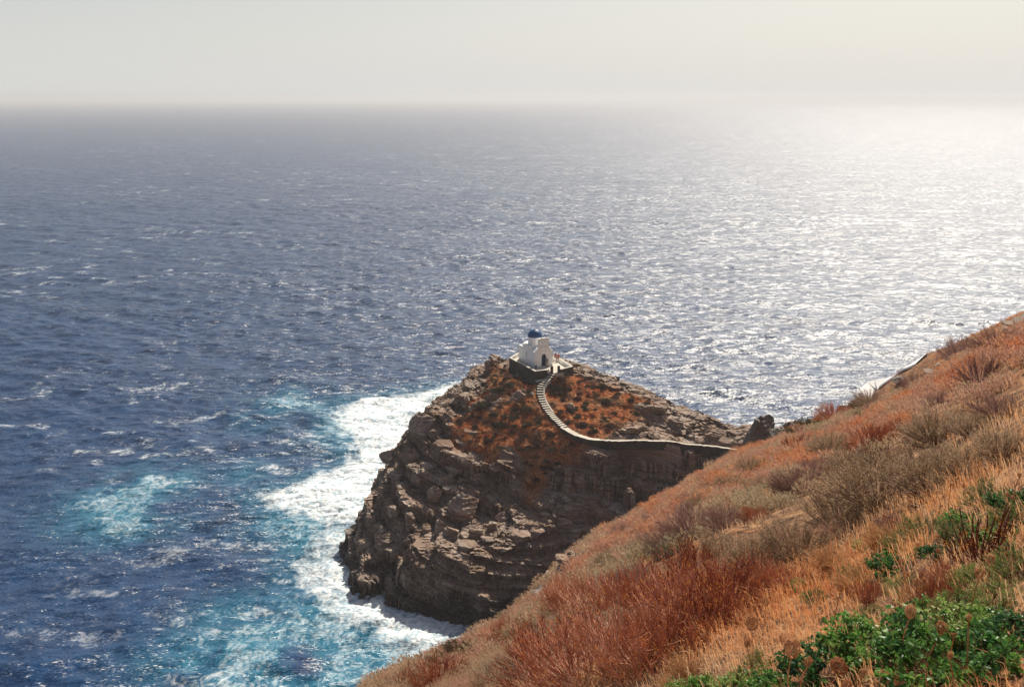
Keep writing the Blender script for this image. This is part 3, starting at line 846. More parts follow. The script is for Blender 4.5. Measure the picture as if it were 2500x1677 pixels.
ring = [TW[3] * 0 + np.array(at_z(1341, 901.8, 30.2)[:2])] + [TW[1], TW[0], TW[6], TW[5], TW[4]] + [np.array(at_z(1370, 901.3, 30.2)[:2])]
tw = empty("terrace_wall", (TW[1][0], TW[1][1], 27)); tag(tw, "dark dry stone retaining wall with white coping carrying the chapel terrace", "stone wall")
ring_l = [p - TW[1] for p in ring]
zb = [27.6, 26.6, 25.6, 27.2, 27.6, 28.0, 28.4]
b = MB(); wall_strip(b, ring_l, (.0, -.34), [z - 27 for z in zb], 30.12 - 27); b.build("stone_face", M_STONE, tw)
b = MB(); wall_strip(b, ring_l, (-.343, -.42), TERR_Z - .2 - 27, 30.12 - 27); b.build("inner_plaster", M_WHITE, tw)
b = MB(); wall_strip(b, ring_l, (.0, -.425), 30.123 - 27, 30.17 - 27); b.build("coping", M_PAVE, tw, .01)
b = MB(); led = [ring_l[0] + [.3, -.35], ring_l[1] + [.2, -.75], ring_l[1] + [-.9, .9]]
wall_strip(b, led, (.45, -.4), -1.6, 1.45); b.build("lower_ledge", M_STONE, tw)
b = MB(); wall_strip(b, led[:2], (.42, -.38), 1.453, 1.5); b.build("ledge_capping", M_PAVE, tw)
for k, (p, lab) in enumerate([(gl, "dark stone gate pillar left of the terrace opening"), (gr, "dark stone gate pillar right of the terrace opening")]):
    g_ = empty("gate_pillar", (p[0], p[1], TERR_Z - .6), R(10)); tag(g_, lab, "pillar")
    b = MB(); b.box(-.22, .22, -.22, .22, 0, 1.75); b.build("shaft", M_STONE, g_, .03)
    b = MB(); b.box(-.25, .25, -.25, .25, 1.753, 1.83); b.build("cap", M_STONE, g_, .02)
# landing in front of the gate
b = MB(); q_ = [np.array(at_z(px, py, TERR_Z)[:2]) for px, py in [(1347, 905.5), (1366, 905), (1377, 907), (1375, 909.5), (1356, 911.5), (1349, 910)]]
b.prism([[(float(a), float(c)) for a, c in q_]], lambda u, v, d: (u, v, d), 27.8, TERR_Z - .02); lo = b.build("gate_landing", M_PAVE); tag(lo, "pale landing outside the terrace gate at the stair head", None, None, "structure")
# drum shaped planter by the right pillar
pp = at_z(1367, 904.5, TERR_Z)
b = MB(); b.lathe([(.0, 0), (.17, 0), (.2, .3), (.2, .42), (.16, .42), (.15, .36), (0, .36)], 0, 0, 16); pl = b.build("flower_pot", M_WHITE, smooth=False); pl.location = (pp[0], pp[1], TERR_Z - .02)
tag(pl, "small white pot beside the right gate pillar", "pot")

# ------------------------------------------------------------------ stair and path
def resample(P, ds):
    P = np.asarray(P, float); seg = np.hypot(*np.diff(P[:, :2], axis=0).T); s = np.concatenate([[0], np.cumsum(seg)])
    n = max(2, int(s[-1] / ds)); t = np.linspace(0, s[-1], n)
    Q = np.stack([np.interp(t, s, P[:, i]) for i in range(3)], 1)
    for _ in range(3):
        Q[1:-1] = (Q[:-2] + 2 * Q[1:-1] + Q[2:]) / 4
    return Q
FOOT = 8; rg0 = np.random.default_rng(4)
ST = resample(PATH[:FOOT + 1], .1)
sl2 = np.concatenate([[0], np.cumsum(np.hypot(*np.diff(ST[:, :2], axis=0).T))])
NST = 27
st_e = empty("stairway", tuple(ST[len(ST) // 2])); tag(st_e, "whitewashed stone stairway climbing the scrub slope to the chapel gate", "stairs")
o0 = ST[len(ST) // 2]
bt, bb = MB(), MB()
ts = np.linspace(0, sl2[-1], NST + 1)
for k in range(NST):
    a = np.array([np.interp(ts[k] - .04, sl2, ST[:, i]) for i in range(3)]); c = np.array([np.interp(ts[k + 1], sl2, ST[:, i]) for i in range(3)])
    d = (c - a)[:2]; L = np.hypot(*d); d /= L; nn = np.array([-d[1], d[0]])
    w0 = .62 + .05 * math.sin(k * 2.1); w1 = .62 + .05 * math.cos(k * 1.7)
    ztop = a[2] + .02
    q = [a[:2] - nn * w0, a[:2] + nn * w1, c[:2] + nn * w1, c[:2] - nn * w0]
    for mb, z0, z1, sh_ in ((bb, ztop - 1.0, ztop - .063, 0.03), (bt, ztop - .06, ztop, 0)):
        pts = [(*(p - o0[:2]), z - o0[2]) for z in (z0, z1) for p in q]
        mb.add(pts, [(0, 1, 2, 3), (7, 6, 5, 4), (0, 4, 5, 1), (1, 5, 6, 2), (2, 6, 7, 3), (3, 7, 4, 0)])
bt.build("treads", M_PAVE, st_e, .015); bb.build("risers", M_STONE, st_e)
PZ = ST - o0
b = MB()
kb = [PZ[i] for i in range(22, len(PZ) - 46, 4)]
nrm_ = []
for i, p in enumerate(kb):
    d = (kb[min(i + 1, len(kb) - 1)] - kb[max(i - 1, 0)])[:2]; d /= np.hypot(*d); nrm_.append(np.array([-d[1], d[0]]))
kbp = [p[:2] + n_ * .72 for p, n_ in zip(kb, nrm_)]
wall_strip(b, kbp, (.12, -.12), [p[2] - .6 for p in kb], [p[2] + .17 for p in kb]); b.build("kerb", M_PAVE, st_e)
PA = resample(np.concatenate([ST[-3:-2], PATH[FOOT + 1:]]), .5)
PA[1:, 0] += 0; PA[2:-1, 1] += rg0.normal(0, .05, len(PA) - 3); PA[2:-1, 2] += rg0.normal(0, .025, len(PA) - 3)
b = MB(); bw = MB()
zt = PA[:, 2] + .03
_k = int(np.argmax(PA[:, 0] > 15)); wall_strip(b, PA[:_k + 1], (.55, -.55), list(zt[:_k + 1] - .22), list(zt[:_k + 1])); wall_strip(b, PA[_k:], (.12, -.55), list(zt[_k:] - .22), list(zt[_k:])); po = b.build("path", M_PAVE); tag(po, "pale footpath running along the isthmus to the foot of the stairs", None, None, "structure")
dd = np.gradient(PA[:, :2], axis=0); dd /= np.hypot(*dd.T)[:, None]; side_n = np.stack([-dd[:, 1], dd[:, 0]], 1)
sgn = -1.0
e_ = PA[:, :2] + side_n * (-.80)
rw = empty("retaining_wall", tuple(PA[len(PA) // 2])); o1 = PA[len(PA) // 2]; tag(rw, "dark stone retaining wall with pale rim holding up the isthmus path", "stone wall")
el = [p - o1[:2] for p in e_]
zz_ = zt - o1[2]
wall_strip(bw, el, (.22, -.15), list(zz_ - 1.5), list(zz_ + .10)); bw.build("stone_face", M_STONE, rw)
b = MB(); wall_strip(b, el, (.24, -.18), list(zz_ + .104), list(zz_ + .19)); b.build("coping", M_PAVE, rw)
# the same path further on, along the far ridge of the hillside
hp = []
for px, py in [(2110, 990), (2119, 975), (2131, 959), (2149, 938), (2166, 925), (2193, 906), (2214, 894), (2231, 886), (2250, 878)]:
    p = hit(px, py, 105, 165)
    d_ = ray(px, py); d_ = d_ / np.hypot(d_[0], d_[1]); r_s = np.linspace(105, 160, 900); g_s = hg(d_[0] * r_s, d_[1] * r_s)
    k_ = int(np.argmax((g_s - H) / r_s)); r_c = r_s[k_] - 2.6       # the crest of the ridge in that direction
    if p is None or math.hypot(p[0], p[1]) > r_c: p = np.array([d_[0] * r_c, d_[1] * r_c, g_s[k_]])
    hp.append(p)
hp = np.array(hp); hp[:, 2] += .6
HPp = resample(hp, .8)
b = MB()
_d = np.gradient(HPp[:, :2], axis=0); _d /= np.hypot(*_d.T)[:, None]; _n = np.stack([-_d[:, 1], _d[:, 0]], 1)
_away = np.sign((_n * HPp[:, :2]).sum(1))[:, None]; _n = _n * _away          # points away from the viewer, towards the sea
vs_ = []
for p_, n_ in zip(HPp, _n):
    for o_, z_ in ((-1.1, -.5), (1.1, .60), (1.1, -.5), (-1.1, -.75)): vs_.append((p_[0] + n_[0] * o_, p_[1] + n_[1] * o_, p_[2] + z_))
fs_ = [(0, 1, 2, 3)]
for i in range(len(HPp) - 1):
    for k in range(4): fs_.append((i * 4 + k, i * 4 + (k + 1) % 4, i * 4 + 4 + (k + 1) % 4, i * 4 + 4 + k))
b.add(vs_, fs_)
po = b.build("hill_path", M_WHITE); tag(po, "pale path edge climbing along the far ridge on the right", None, None, "structure")

# ------------------------------------------------------------------ people
M_SKIN = simple_mat("skin", (.42, .24, .16), .6, .08); M_HAIR = simple_mat("dark hair", (.025, .018, .014), .6)
def cloth(c): return simple_mat("cloth", c, .9, .1, 8)
C_ = {k: cloth(v) for k, v in dict(white=(.75, .74, .72), violet=(.16, .10, .20), dark=(.04, .035, .045), pink=(.55, .20, .20), red=(.45, .07, .06), denim=(.07, .09, .17), beige=(.5, .4, .3)).items()}
def skinned(name, pts, edges, rad, mat, parent, root=0, sub=1):
    me = bpy.data.meshes.new(name); me.from_pydata(pts, edges, []); o = link(name, me, mat, parent)
    s = o.modifiers.new("skin", 'SKIN'); s.use_smooth_shade = True
    for i, r_ in enumerate(rad): me.skin_vertices[0].data[i].radius = (r_, r_) if not isinstance(r_, tuple) else r_
    me.skin_vertices[0].data[root].use_root = True
    u = o.modifiers.new("sub", 'SUBSURF'); u.levels = sub; u.render_levels = sub
    return o
def person(loc, rz, label, shirt, legs, pose="stand", bare_legs=False):
    p = empty("person", loc, rz); tag(p, label, "person")
    sit = pose == "sit"
    hipz = .50 if sit else .92
    J = {'hip': (0, 0, hipz), 'belly': (0, .01, hipz + .17), 'chest': (0, 0, hipz + .38), 'neck': (0, .01, hipz + .54), 'chin': (0, -.02, hipz + .62), 'head': (0, -.02, hipz + .71), 'crown': (0, 0, hipz + .79)}
    E = [('hip', 'belly'), ('belly', 'chest'), ('chest', 'neck'), ('neck', 'chin'), ('chin', 'head'), ('head', 'crown')]
    Rd = {'hip': .135, 'belly': .12, 'chest': .145, 'neck': .055, 'chin': .065, 'head': .092, 'crown': .06}
    for sg, n in ((-1, 'l'), (1, 'r')):
        st_ = .14 * sg if pose == "walk" else 0
        sh_ = (.18 * sg, .01, hipz + .48)
        el_ = (.26 * sg, .04 if pose != "reach" else -.16, hipz + .22); wr = (.27 * sg, -.05 if pose != "reach" else -.36, hipz + (-.0 if pose != "reach" else .28))
        if sit: el_ = (.24 * sg, -.05, hipz + .22); wr = (.16 * sg, -.28, hipz + .10)
        J.update({n + 'sh': sh_, n + 'el': el_, n + 'wr': wr}); Rd.update({n + 'sh': .06, n + 'el': .042, n + 'wr': .028})
        E += [('chest', n + 'sh'), (n + 'sh', n + 'el'), (n + 'el', n + 'wr')]
        hd = Vector(wr) - Vector(el_); hd.normalize(); pm = Vector(wr) + hd * .06
        J[n + 'pm'] = tuple(pm); Rd[n + 'pm'] = (.036, .018); E.append((n + 'wr', n + 'pm'))
        sd = hd.cross(Vector((0, 0, 1)) if abs(hd.z) < .8 else Vector((1, 0, 0))).normalized()
        for f, (o_, l_) in enumerate([(-.027, .07), (-.009, .08), (.009, .075), (.027, .06), (.045, .045)]):
            a = pm + sd * o_ + hd * (.02 if f < 4 else -.03); c = a + hd * l_ + Vector((0, -.012, -.01))
            J[n + 'f%da' % f] = tuple(a); J[n + 'f%db' % f] = tuple(c); Rd[n + 'f%da' % f] = .009; Rd[n + 'f%db' % f] = .006
            E += [(n + 'pm', n + 'f%da' % f), (n + 'f%da' % f, n + 'f%db' % f)]
        if sit: kn, an, to = (.13 * sg, -.42, .48), (.12 * sg, -.45, .08), (.12 * sg, -.60, .03)
        else: kn, an, to = (.10 * sg, -.03 - st_, .49), (.10 * sg, .03 - st_ * 1.6, .08), (.11 * sg, -.13 - st_ * 1.6, .035)
        J.update({n + 'th': (.09 * sg, 0, hipz - .06), n + 'kn': kn, n + 'an': an, n + 'to': to}); Rd.update({n + 'th': .088, n + 'kn': .058, n + 'an': .038, n + 'to': .034})
        E += [('hip', n + 'th'), (n + 'th', n + 'kn'), (n + 'kn', n + 'an'), (n + 'an', n + 'to')]
    K = list(J); ix = {k: i for i, k in enumerate(K)}
    skinned("body", [J[k] for k in K], [(ix[a], ix[c]) for a, c in E], [Rd[k] for k in K], M_SKIN, p)
    def sub_(name, keys, grow, mat, cut=None):
        pts = [J[k] for k in keys]; es = [(keys.index(a), keys.index(c)) for a, c in E if a in keys and c in keys]
        skinned(name, pts, es, [(Rd[k] if not isinstance(Rd[k], tuple) else Rd[k][0]) + grow for k in keys], mat, p)
    J['ncut'] = (0, 0, hipz + .47)
    sub_("shirt", ['hip', 'belly', 'chest', 'lsh', 'rsh', 'lel', 'rel'], .022, C_[shirt])
    sub_("trousers", ['hip', 'lth', 'rth', 'lkn', 'rkn'] + ([] if bare_legs else ['lan', 'ran']), .026, C_[legs])
    hh = hipz + .75
    skinned("hair", [(0, .03, hh - .05), (0, .02, hh + .05), (0, -.03, hh + .07)], [(0, 1), (1, 2)], [.088, .085, .055], M_HAIR, p)
    nm = MB(); nm.add([(-.015, -.105, hh - .07), (.015, -.105, hh - .07), (0, -.135, hh - .065), (0, -.108, hh - .02)], [(0, 1, 2), (0, 2, 3), (2, 1, 3)]); nm.build("nose", M_SKIN, p)
    return p
def ppx(px, py, z): q = at_z(px, py, z); return (q[0], q[1], z)
person(ppx(1335.4, 894.6, TERR_Z), R(20), "person in violet top and beige trousers standing right of the chapel door", "violet", "beige")
person(ppx(1308.5, 903.2, TERR_Z), R(-30), "person in white shirt with dark hair leaning at the front corner of the terrace wall", "white", "denim", "reach")
_q = [np.interp(s_, sl2, np.arange(len(sl2))) for s_ in (.9, 1.9)]
s1_, s2_ = ST[int(_q[0])], ST[int(_q[1])]
person((s1_[0] - .15, s1_[1] + .1, s1_[2] + .04), R(200), "person in dark top walking up the top steps to the gate", "dark", "dark", "walk")
person((s2_[0] - .1, s2_[1], s2_[2] + .05), R(150), "person in white and violet on the steps just below the gate", "white", "violet", "walk", True)
person(ppx(1358.5, 884.0, TERR_Z), R(60), "person in pink top standing right of the chapel in the sun", "pink", "beige")
person(ppx(1363.5, 882.5, TERR_Z), R(-40), "person in red top by the right hand parapet of the terrace", "red", "pink")
person(ppx(1355.5, 880.5, TERR_Z), R(110), "person in dark clothes next to the chapel's right wall", "dark", "dark")

# ------------------------------------------------------------------ rocks
def ico(sub):
    import bmesh
    bm = bmesh.new(); bmesh.ops.create_icosphere(bm, subdivisions=sub, radius=1.0)
    v = np.array([x.co[:] for x in bm.verts]); f = np.array([[y.index for y in x.verts] for x in bm.faces]); bm.free(); return v, f
ICV, ICF = ico(5)
def rock_mesh(seed, flat=.6, beds=5.0):
    rg = np.random.default_rng(seed); v = ICV.copy()
    for _ in range(26):          # broken faces
        n = rg.normal(0, 1, 3); n[2] *= .6; n /= np.linalg.norm(n); d = rg.uniform(.40, .78)
        t = v @ n; v = v - np.clip(t - d, 0, None)[:, None] * n
    z = v[:, 2] * beds + rg.uniform(0, 9) + .6 * v[:, 0]
    l = np.abs(np.mod(z, 1) - .5) * 2
    off = .05 * (l - .5) + .07 * fbm3(v[:, 0] * 1.7 + seed, v[:, 1] * 1.7, v[:, 2] * 3, 4, seed) + .04 * fbm3(v[:, 0] * 6, v[:, 1] * 6, v[:, 2] * 12 + seed, 2, seed)
    r_ = np.hypot(v[:, 0], v[:, 1]) + .3
    v = v * (1 + off / r_)[:, None]; v[:, 2] *= flat
    return np_mesh("rock", v, ICF, dict(strata=v[:, 2] * 1.2 + seed, veg=np.zeros(len(v)), wet=np.zeros(len(v))), smooth=False)
RM = [rock_mesh(i + 1, f, b_) for i, (f, b_) in enumerate([(.62, 5), (.45, 6), (.8, 4), (.35, 7), (.55, 5), (.9, 6)])]
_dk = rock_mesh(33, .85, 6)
_a = _dk.attributes["wet"]; _a.data.foreach_set("value", np.full(len(_dk.vertices), .75, dtype=np.float32)); RM.append(_dk)      # shade put into the rock colour, carried by the wet value
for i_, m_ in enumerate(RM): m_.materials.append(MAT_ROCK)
rocks = [ # px, py(base centre), w px, h px, variant, rz, tilt, label
 (1001, 1284, 36, 42, 2, 10, 0, "upright grey block standing on the left of the rock shelf"),
 (1038, 1302, 32, 30, 0, 60, 5, "rounded brown boulder right of the upright grey block on the shelf"),
 (1072, 1296, 26, 40, 5, 20, 12, "tall narrow boulder between the rounded brown boulder and a broad one"),
 (1102, 1312, 54, 32, 0, 140, 8, "broad sunlit boulder at the front of the shelf below the large crag"),
 (1160, 1314, 52, 26, 4, 30, 6, "grey boulder just right of the broad sunlit boulder on the shelf"),
 (1204, 1298, 46, 30, 2, 75, 0, "dark blocky boulder in the middle of the rock shelf"),
 (1228, 1272, 48, 22, 1, 15, 4, "flat topped pale boulder behind the dark blocky one"),
 (1267, 1318, 76, 28, 3, 5, 3, "long flat slab lying along the front of the rock shelf"),
 (1375, 1290, 54, 30, 1, 160, 14, "tilted slab overhanging a dark hollow on the right of the shelf"),
 (1354, 1270, 30, 22, 0, 90, 5, "small round boulder behind the tilted slab"),
 (1345, 1232, 30, 16, 3, 20, 8, "pale flat stone at the upper end of the boulder trail"),
 (1366, 1242, 28, 14, 1, 70, 5, "pale stone just below the uppermost flat one in the boulder trail"),
 (1369, 1216, 30, 18, 4, 120, 5, "crumbling pale block at the foot of the spur"),
 (1330, 1260, 30, 10, 3, 35, 6, "thin pale plate lying left of the small round boulder"),
 (1291, 1284, 28, 16, 0, 55, 0, "grey stone behind the long flat slab"),
 (1129, 1262, 92, 74, 5, 25, 10, "large jagged crag rising at the back of the rock shelf"),
 (985, 1240, 40, 36, 2, 80, 6, "blocky outcrop on the left flank above the upright grey block"),
 (908, 1280, 36, 22, 4, 10, 0, "low grey rock at the left edge of the headland"),
 (935, 1300, 40, 18, 1, 100, 5, "pinkish flat rock at the left tip of the shelf"),
 (1175, 1180, 54, 36, 0, 200, 10, "big angular boulder in the shade below the scrub"),
 (1112, 1155, 80, 26, 3, 330, 14, "long tilted slab left of the big angular boulder"),
 (1050, 1152, 52, 24, 1, 15, 6, "smooth sunlit slab on the left flank of the headland"),
 (1058, 1064, 62, 30, 3, 350, 12, "broad sloping slab under the dark block on the left flank"),
 (1028, 1056, 84, 62, 5, 5, 2, "big dark block jutting out on the left flank"),
 (1196, 905, 36, 34, 2, 40, 4, "crest rock standing left of the terrace wall"),
 (1140, 985, 20, 20, 5, 60, 4, "small dark rock on the left skyline of the headland"),
 (1238, 1132, 46, 15, 3, 15, 5, "grey plate of rock at the lower edge of the scrub"),
 (1150, 1060, 48, 14, 3, 345, 7, "dark ledge stone sticking out of the scrub slope"),
 (1131, 1086, 52, 14, 3, 340, 7, "second dark ledge stone lower on the scrub slope"),
 (1298, 966, 18, 10, 1, 20, 3, "small dark stone in the scrub left of the stairs"),
 (1395, 1000, 26, 20, 2, 30, 5, "dark grey rock in the scrub right of the stairs"),
 (950, 1128, 60, 30, 1, 350, 14, "flat slab sticking out of the left skyline under the dark block"),
 (1085, 1098, 60, 24, 3, 345, 12, "long grey slab under the scrub on the left flank"),
 (1000, 1128, 64, 30, 1, 10, 16, "tilted tan slab in the middle of the left flank"),
 (965, 1168, 56, 26, 3, 350, 12, "thin stepped slab low on the left flank"),
 (938, 1210, 44, 26, 2, 30, 6, "square dark rock on the left skyline halfway down"),
 (926, 1246, 40, 14, 3, 175, 4, "thin flake of rock pointing out over the surf"),
 (1020, 1185, 60, 40, 4, 330, 18, "steep tan slab left of the large jagged crag"),
 (1060, 1222, 46, 44, 5, 20, 12, "pillar like block left of the large jagged crag"),
 (1090, 1190, 54, 26, 1, 340, 16, "slanting slab above the large jagged crag"),
 (960, 1262, 40, 34, 2, 20, 5, "blocky rock at the lower left behind the shelf"),
 (1120, 1122, 60, 20, 3, 350, 8, "flat ledge stone at the foot of the scrub"),
 (1215, 1152, 50, 24, 1, 20, 8, "dark ledge block in the shade under the scrub"),
 (1420, 1180, 60, 34, 5, 35, 10, "ribbed rock on the crest of the spur"),
 (1455, 1150, 50, 26, 4, 35, 10, "pale rock at the top of the spur"),
 (1390, 1203, 44, 26, 2, 30, 8, "pale rock midway down the spur"),
 (1310, 1305, 60, 20, 3, 10, 4, "low flat slab in front of the tilted slab on the shelf"),
 (940, 1330, 60, 24, 1, 5, 8, "broad wet slab at the left tip of the shelf"),
 (890, 1345, 50, 26, 4, 20, 8, "knobbly wet rock at the far left tip above the surf"),
 (1140, 1340, 60, 16, 3, 3, 3, "pale flat rim stone on the edge of the lower cliff"),
 (1230, 1342, 70, 14, 3, 2, 3, "long pale rim stone on the edge of the lower cliff"),
 (1770, 1084, 46, 16, 0, 20, 3, "low rough rock on the sea side of the isthmus path"),
 (1790, 1092, 28, 20, 5, 80, 3, "rounded dark rock at the right end of the isthmus"),
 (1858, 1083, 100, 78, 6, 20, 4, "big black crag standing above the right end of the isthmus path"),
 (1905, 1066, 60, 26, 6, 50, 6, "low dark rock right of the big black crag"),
 (1392, 1362, 34, 16, 1, 30, 5, "pale flat rock at the edge of the near slope"),
 (1372, 1372, 44, 18, 3, 15, 10, "layered pale rock just left of the flat one at the slope edge"),
 (1345, 1425, 60, 26, 4, 40, 25, "whitish rock face low on the rim of the near slope"),
 (2275, 915, 40, 12, 3, 40, 14, "dark layered slab below the far ridge path"),
 (2295, 900, 34, 12, 1, 30, 12, "layered rock right of the dark slab on the far ridge"),
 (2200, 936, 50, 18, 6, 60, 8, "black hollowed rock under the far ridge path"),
 (2296, 860, 14, 7, 2, 10, 4, "small block standing on the skyline of the far ridge"),
 (2470, 796, 46, 10, 3, 20, 10, "grey ledge of rock on the ridge at the right edge"),
]
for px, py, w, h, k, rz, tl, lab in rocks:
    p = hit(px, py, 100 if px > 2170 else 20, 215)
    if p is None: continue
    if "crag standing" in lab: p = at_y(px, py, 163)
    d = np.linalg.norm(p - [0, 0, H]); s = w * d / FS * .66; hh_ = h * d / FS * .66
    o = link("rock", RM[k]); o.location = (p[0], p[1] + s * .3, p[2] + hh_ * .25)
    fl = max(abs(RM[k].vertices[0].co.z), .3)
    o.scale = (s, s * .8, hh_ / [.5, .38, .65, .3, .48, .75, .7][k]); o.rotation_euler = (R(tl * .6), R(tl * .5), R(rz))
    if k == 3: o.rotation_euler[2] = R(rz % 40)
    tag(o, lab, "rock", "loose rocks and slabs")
# ------------------------------------------------------------------ plants
def tubes(P, Rd, sides=3):
    """P (N,K,3), Rd (N,K) -> verts, quads"""
    N, K, _ = P.shape
    T = np.gradient(P, axis=1); T /= np.linalg.norm(T, axis=2, keepdims=True) + 1e-9
    up = np.where(np.abs(T[..., 2:3]) > .9, np.array([1., 0, 0]), np.array([0, 0, 1.]))
    A = np.cross(T, up); A /= np.linalg.norm(A, axis=2, keepdims=True) + 1e-9; B = np.cross(T, A)
    ang = np.arange(sides) * 2 * np.pi / sides
    V = P[:, :, None] + Rd[:, :, None, None] * (A[:, :, None] * np.cos(ang)[None, None, :, None] + B[:, :, None] * np.sin(ang)[None, None, :, None])
    idx = np.arange(N * K * sides).reshape(N, K, sides); nx = np.roll(idx, -1, 2)
    F = np.stack([idx[:, :-1], nx[:, :-1], nx[:, 1:], idx[:, 1:]], -1).reshape(-1, 4)
    return V.reshape(-1, 3), F
def leaves(C, D, size, rg, width=.5, bend=.25):
    """rhombic leaves folded along the rib; C centre base, D direction"""
    n = len(C); D = D / (np.linalg.norm(D, axis=1, keepdims=True) + 1e-9)
    rnd = rg.normal(0, 1, (n, 3)); S = np.cross(D, rnd); S /= np.linalg.norm(S, axis=1, keepdims=True) + 1e-9; Nn = np.cross(D, S)
    L = size[:, None]
    a = C; b_ = C + D * L * .45 + S * L * width * .5 + Nn * L * bend * .4; c = C + D * L * 1.0 - Nn * L * bend * .2; d = C + D * L * .45 - S * L * width * .5 + Nn * L * bend * .4
    V = np.stack([a, b_, c, d], 1).reshape(-1, 3); i = np.arange(n)[:, None] * 4
    F = np.concatenate([np.concatenate([i, i + 1, i + 2], 1), np.concatenate([i, i + 2, i + 3], 1)])
    return V, F
def round_leaves(C, D, size, rg):
    n = len(C); D = D / (np.linalg.norm(D, axis=1, keepdims=True) + 1e-9)
    rnd = rg.normal(0, 1, (n, 3)); S = np.cross(D, rnd); S /= np.linalg.norm(S, axis=1, keepdims=True) + 1e-9; Nn = np.cross(D, S)
    pts = [(0, 0, 0), (.3, .42, .12), (.75, .40, .10), (1.02, 0, -.04), (.75, -.40, .10), (.3, -.42, .12), (.5, 0, -.02)]
    V = np.stack([C + (D * a + S * b_ + Nn * c) * size[:, None] for a, b_, c in pts], 1).reshape(-1, 3)
    i = np.arange(n)[:, None] * 7
    F = np.concatenate([np.concatenate([i + a, i + b_, i + 6], 1) for a, b_ in [(0, 1), (1, 2), (2, 3), (3, 4), (4, 5), (5, 0)]])
    return V, F
def bush(seed, N=140, M=8, K=5, spread=1.0, h=.75, up=.5, r0=.016, r1=.005, twl=.25, twr=.0035, base=.12):
    """stems and side twigs of a dome shaped bush of radius 1; returns tubes and tip points"""
    rg = np.random.default_rng(seed)
    az = rg.uniform(0, 2 * np.pi, N); el = np.arcsin(rg.uniform(.05, 1, N)); rad = rg.uniform(.72, 1.0, N) * (1 + .14 * np.sin(az * 3 + seed))
    end = np.stack([np.cos(az) * np.cos(el) * rad * spread, np.sin(az) * np.cos(el) * rad * spread, np.sin(el) * rad * h + .05], 1)
    st = np.stack([np.cos(az), np.sin(az), 0 * az], 1) * base * rg.uniform(0, 1, (N, 1)); st[:, 2] = -.06
    mid = (st + end) / 2 + np.stack([0 * az, 0 * az, -up * .25 * np.cos(el)], 1) + rg.normal(0, .03, (N, 3))
    t = np.linspace(0, 1, K)[None, :, None]
    P = (1 - t) ** 2 * st[:, None] + 2 * t * (1 - t) * mid[:, None] + t ** 2 * end[:, None] + rg.normal(0, .012, (N, K, 3)) * t
    Rr = np.linspace(r0, r1, K)[None] * rg.uniform(.7, 1.2, (N, 1))
    V, F = tubes(P, Rr)
    k = rg.integers(0, N, N * M); tt = rg.uniform(.45, 1, N * M) ** .8
    f = tt * (K - 1); i0 = np.clip(f.astype(int), 0, K - 2); w = (f - i0)[:, None]
    b0 = P[k, i0] * (1 - w) + P[k, i0 + 1] * w
    dr = P[k, i0 + 1] - P[k, i0]; dr /= np.linalg.norm(dr, axis=1, keepdims=True) + 1e-9
    dv = dr + rg.normal(0, .45, dr.shape) + np.array([0, 0, up * .5]); dv /= np.linalg.norm(dv, axis=1, keepdims=True)
    L = twl * rg.uniform(.4, 1.1, (N * M, 1))
    Q = np.stack([b0, b0 + dv * L * .5 + rg.normal(0, .01, b0.shape), b0 + dv * L + np.array([0, 0, .04 * up])], 1)
    V2, F2 = tubes(Q, np.linspace(twr, twr * .6, 3)[None] * np.ones((N * M, 1)))
    return np.concatenate([V, V2]), np.concatenate([F, F2 + len(V)]), Q, dv, rg
def plant_mat(name, stops, trans=.3, scale=2.0, rough=.75, spec=.2):
    m = NT(name)
    oi = m.new("ObjectInfo")
    n = m.noise(m.new("TexCoord").outputs["Object"], scale, 3, .6)
    fine = m.noise(m.new("TexCoord").outputs["Object"], 45, 2, .6)
    f = m.math('ADD', m.math('MULTIPLY', n, .5), m.math('ADD', m.math('MULTIPLY', fine, .5), m.math('MULTIPLY', m.math('SUBTRACT', oi.outputs["Random"], .5), .22)))
    c = m.ramp(f, stops)
    a = m.bsdf(c, rough, spec)
    if trans:
        t = m.new("BsdfTranslucent"); m.put(t.inputs[0], c)
        a = m.mixs(trans, a, t.outputs[0])
    return m.end(a)
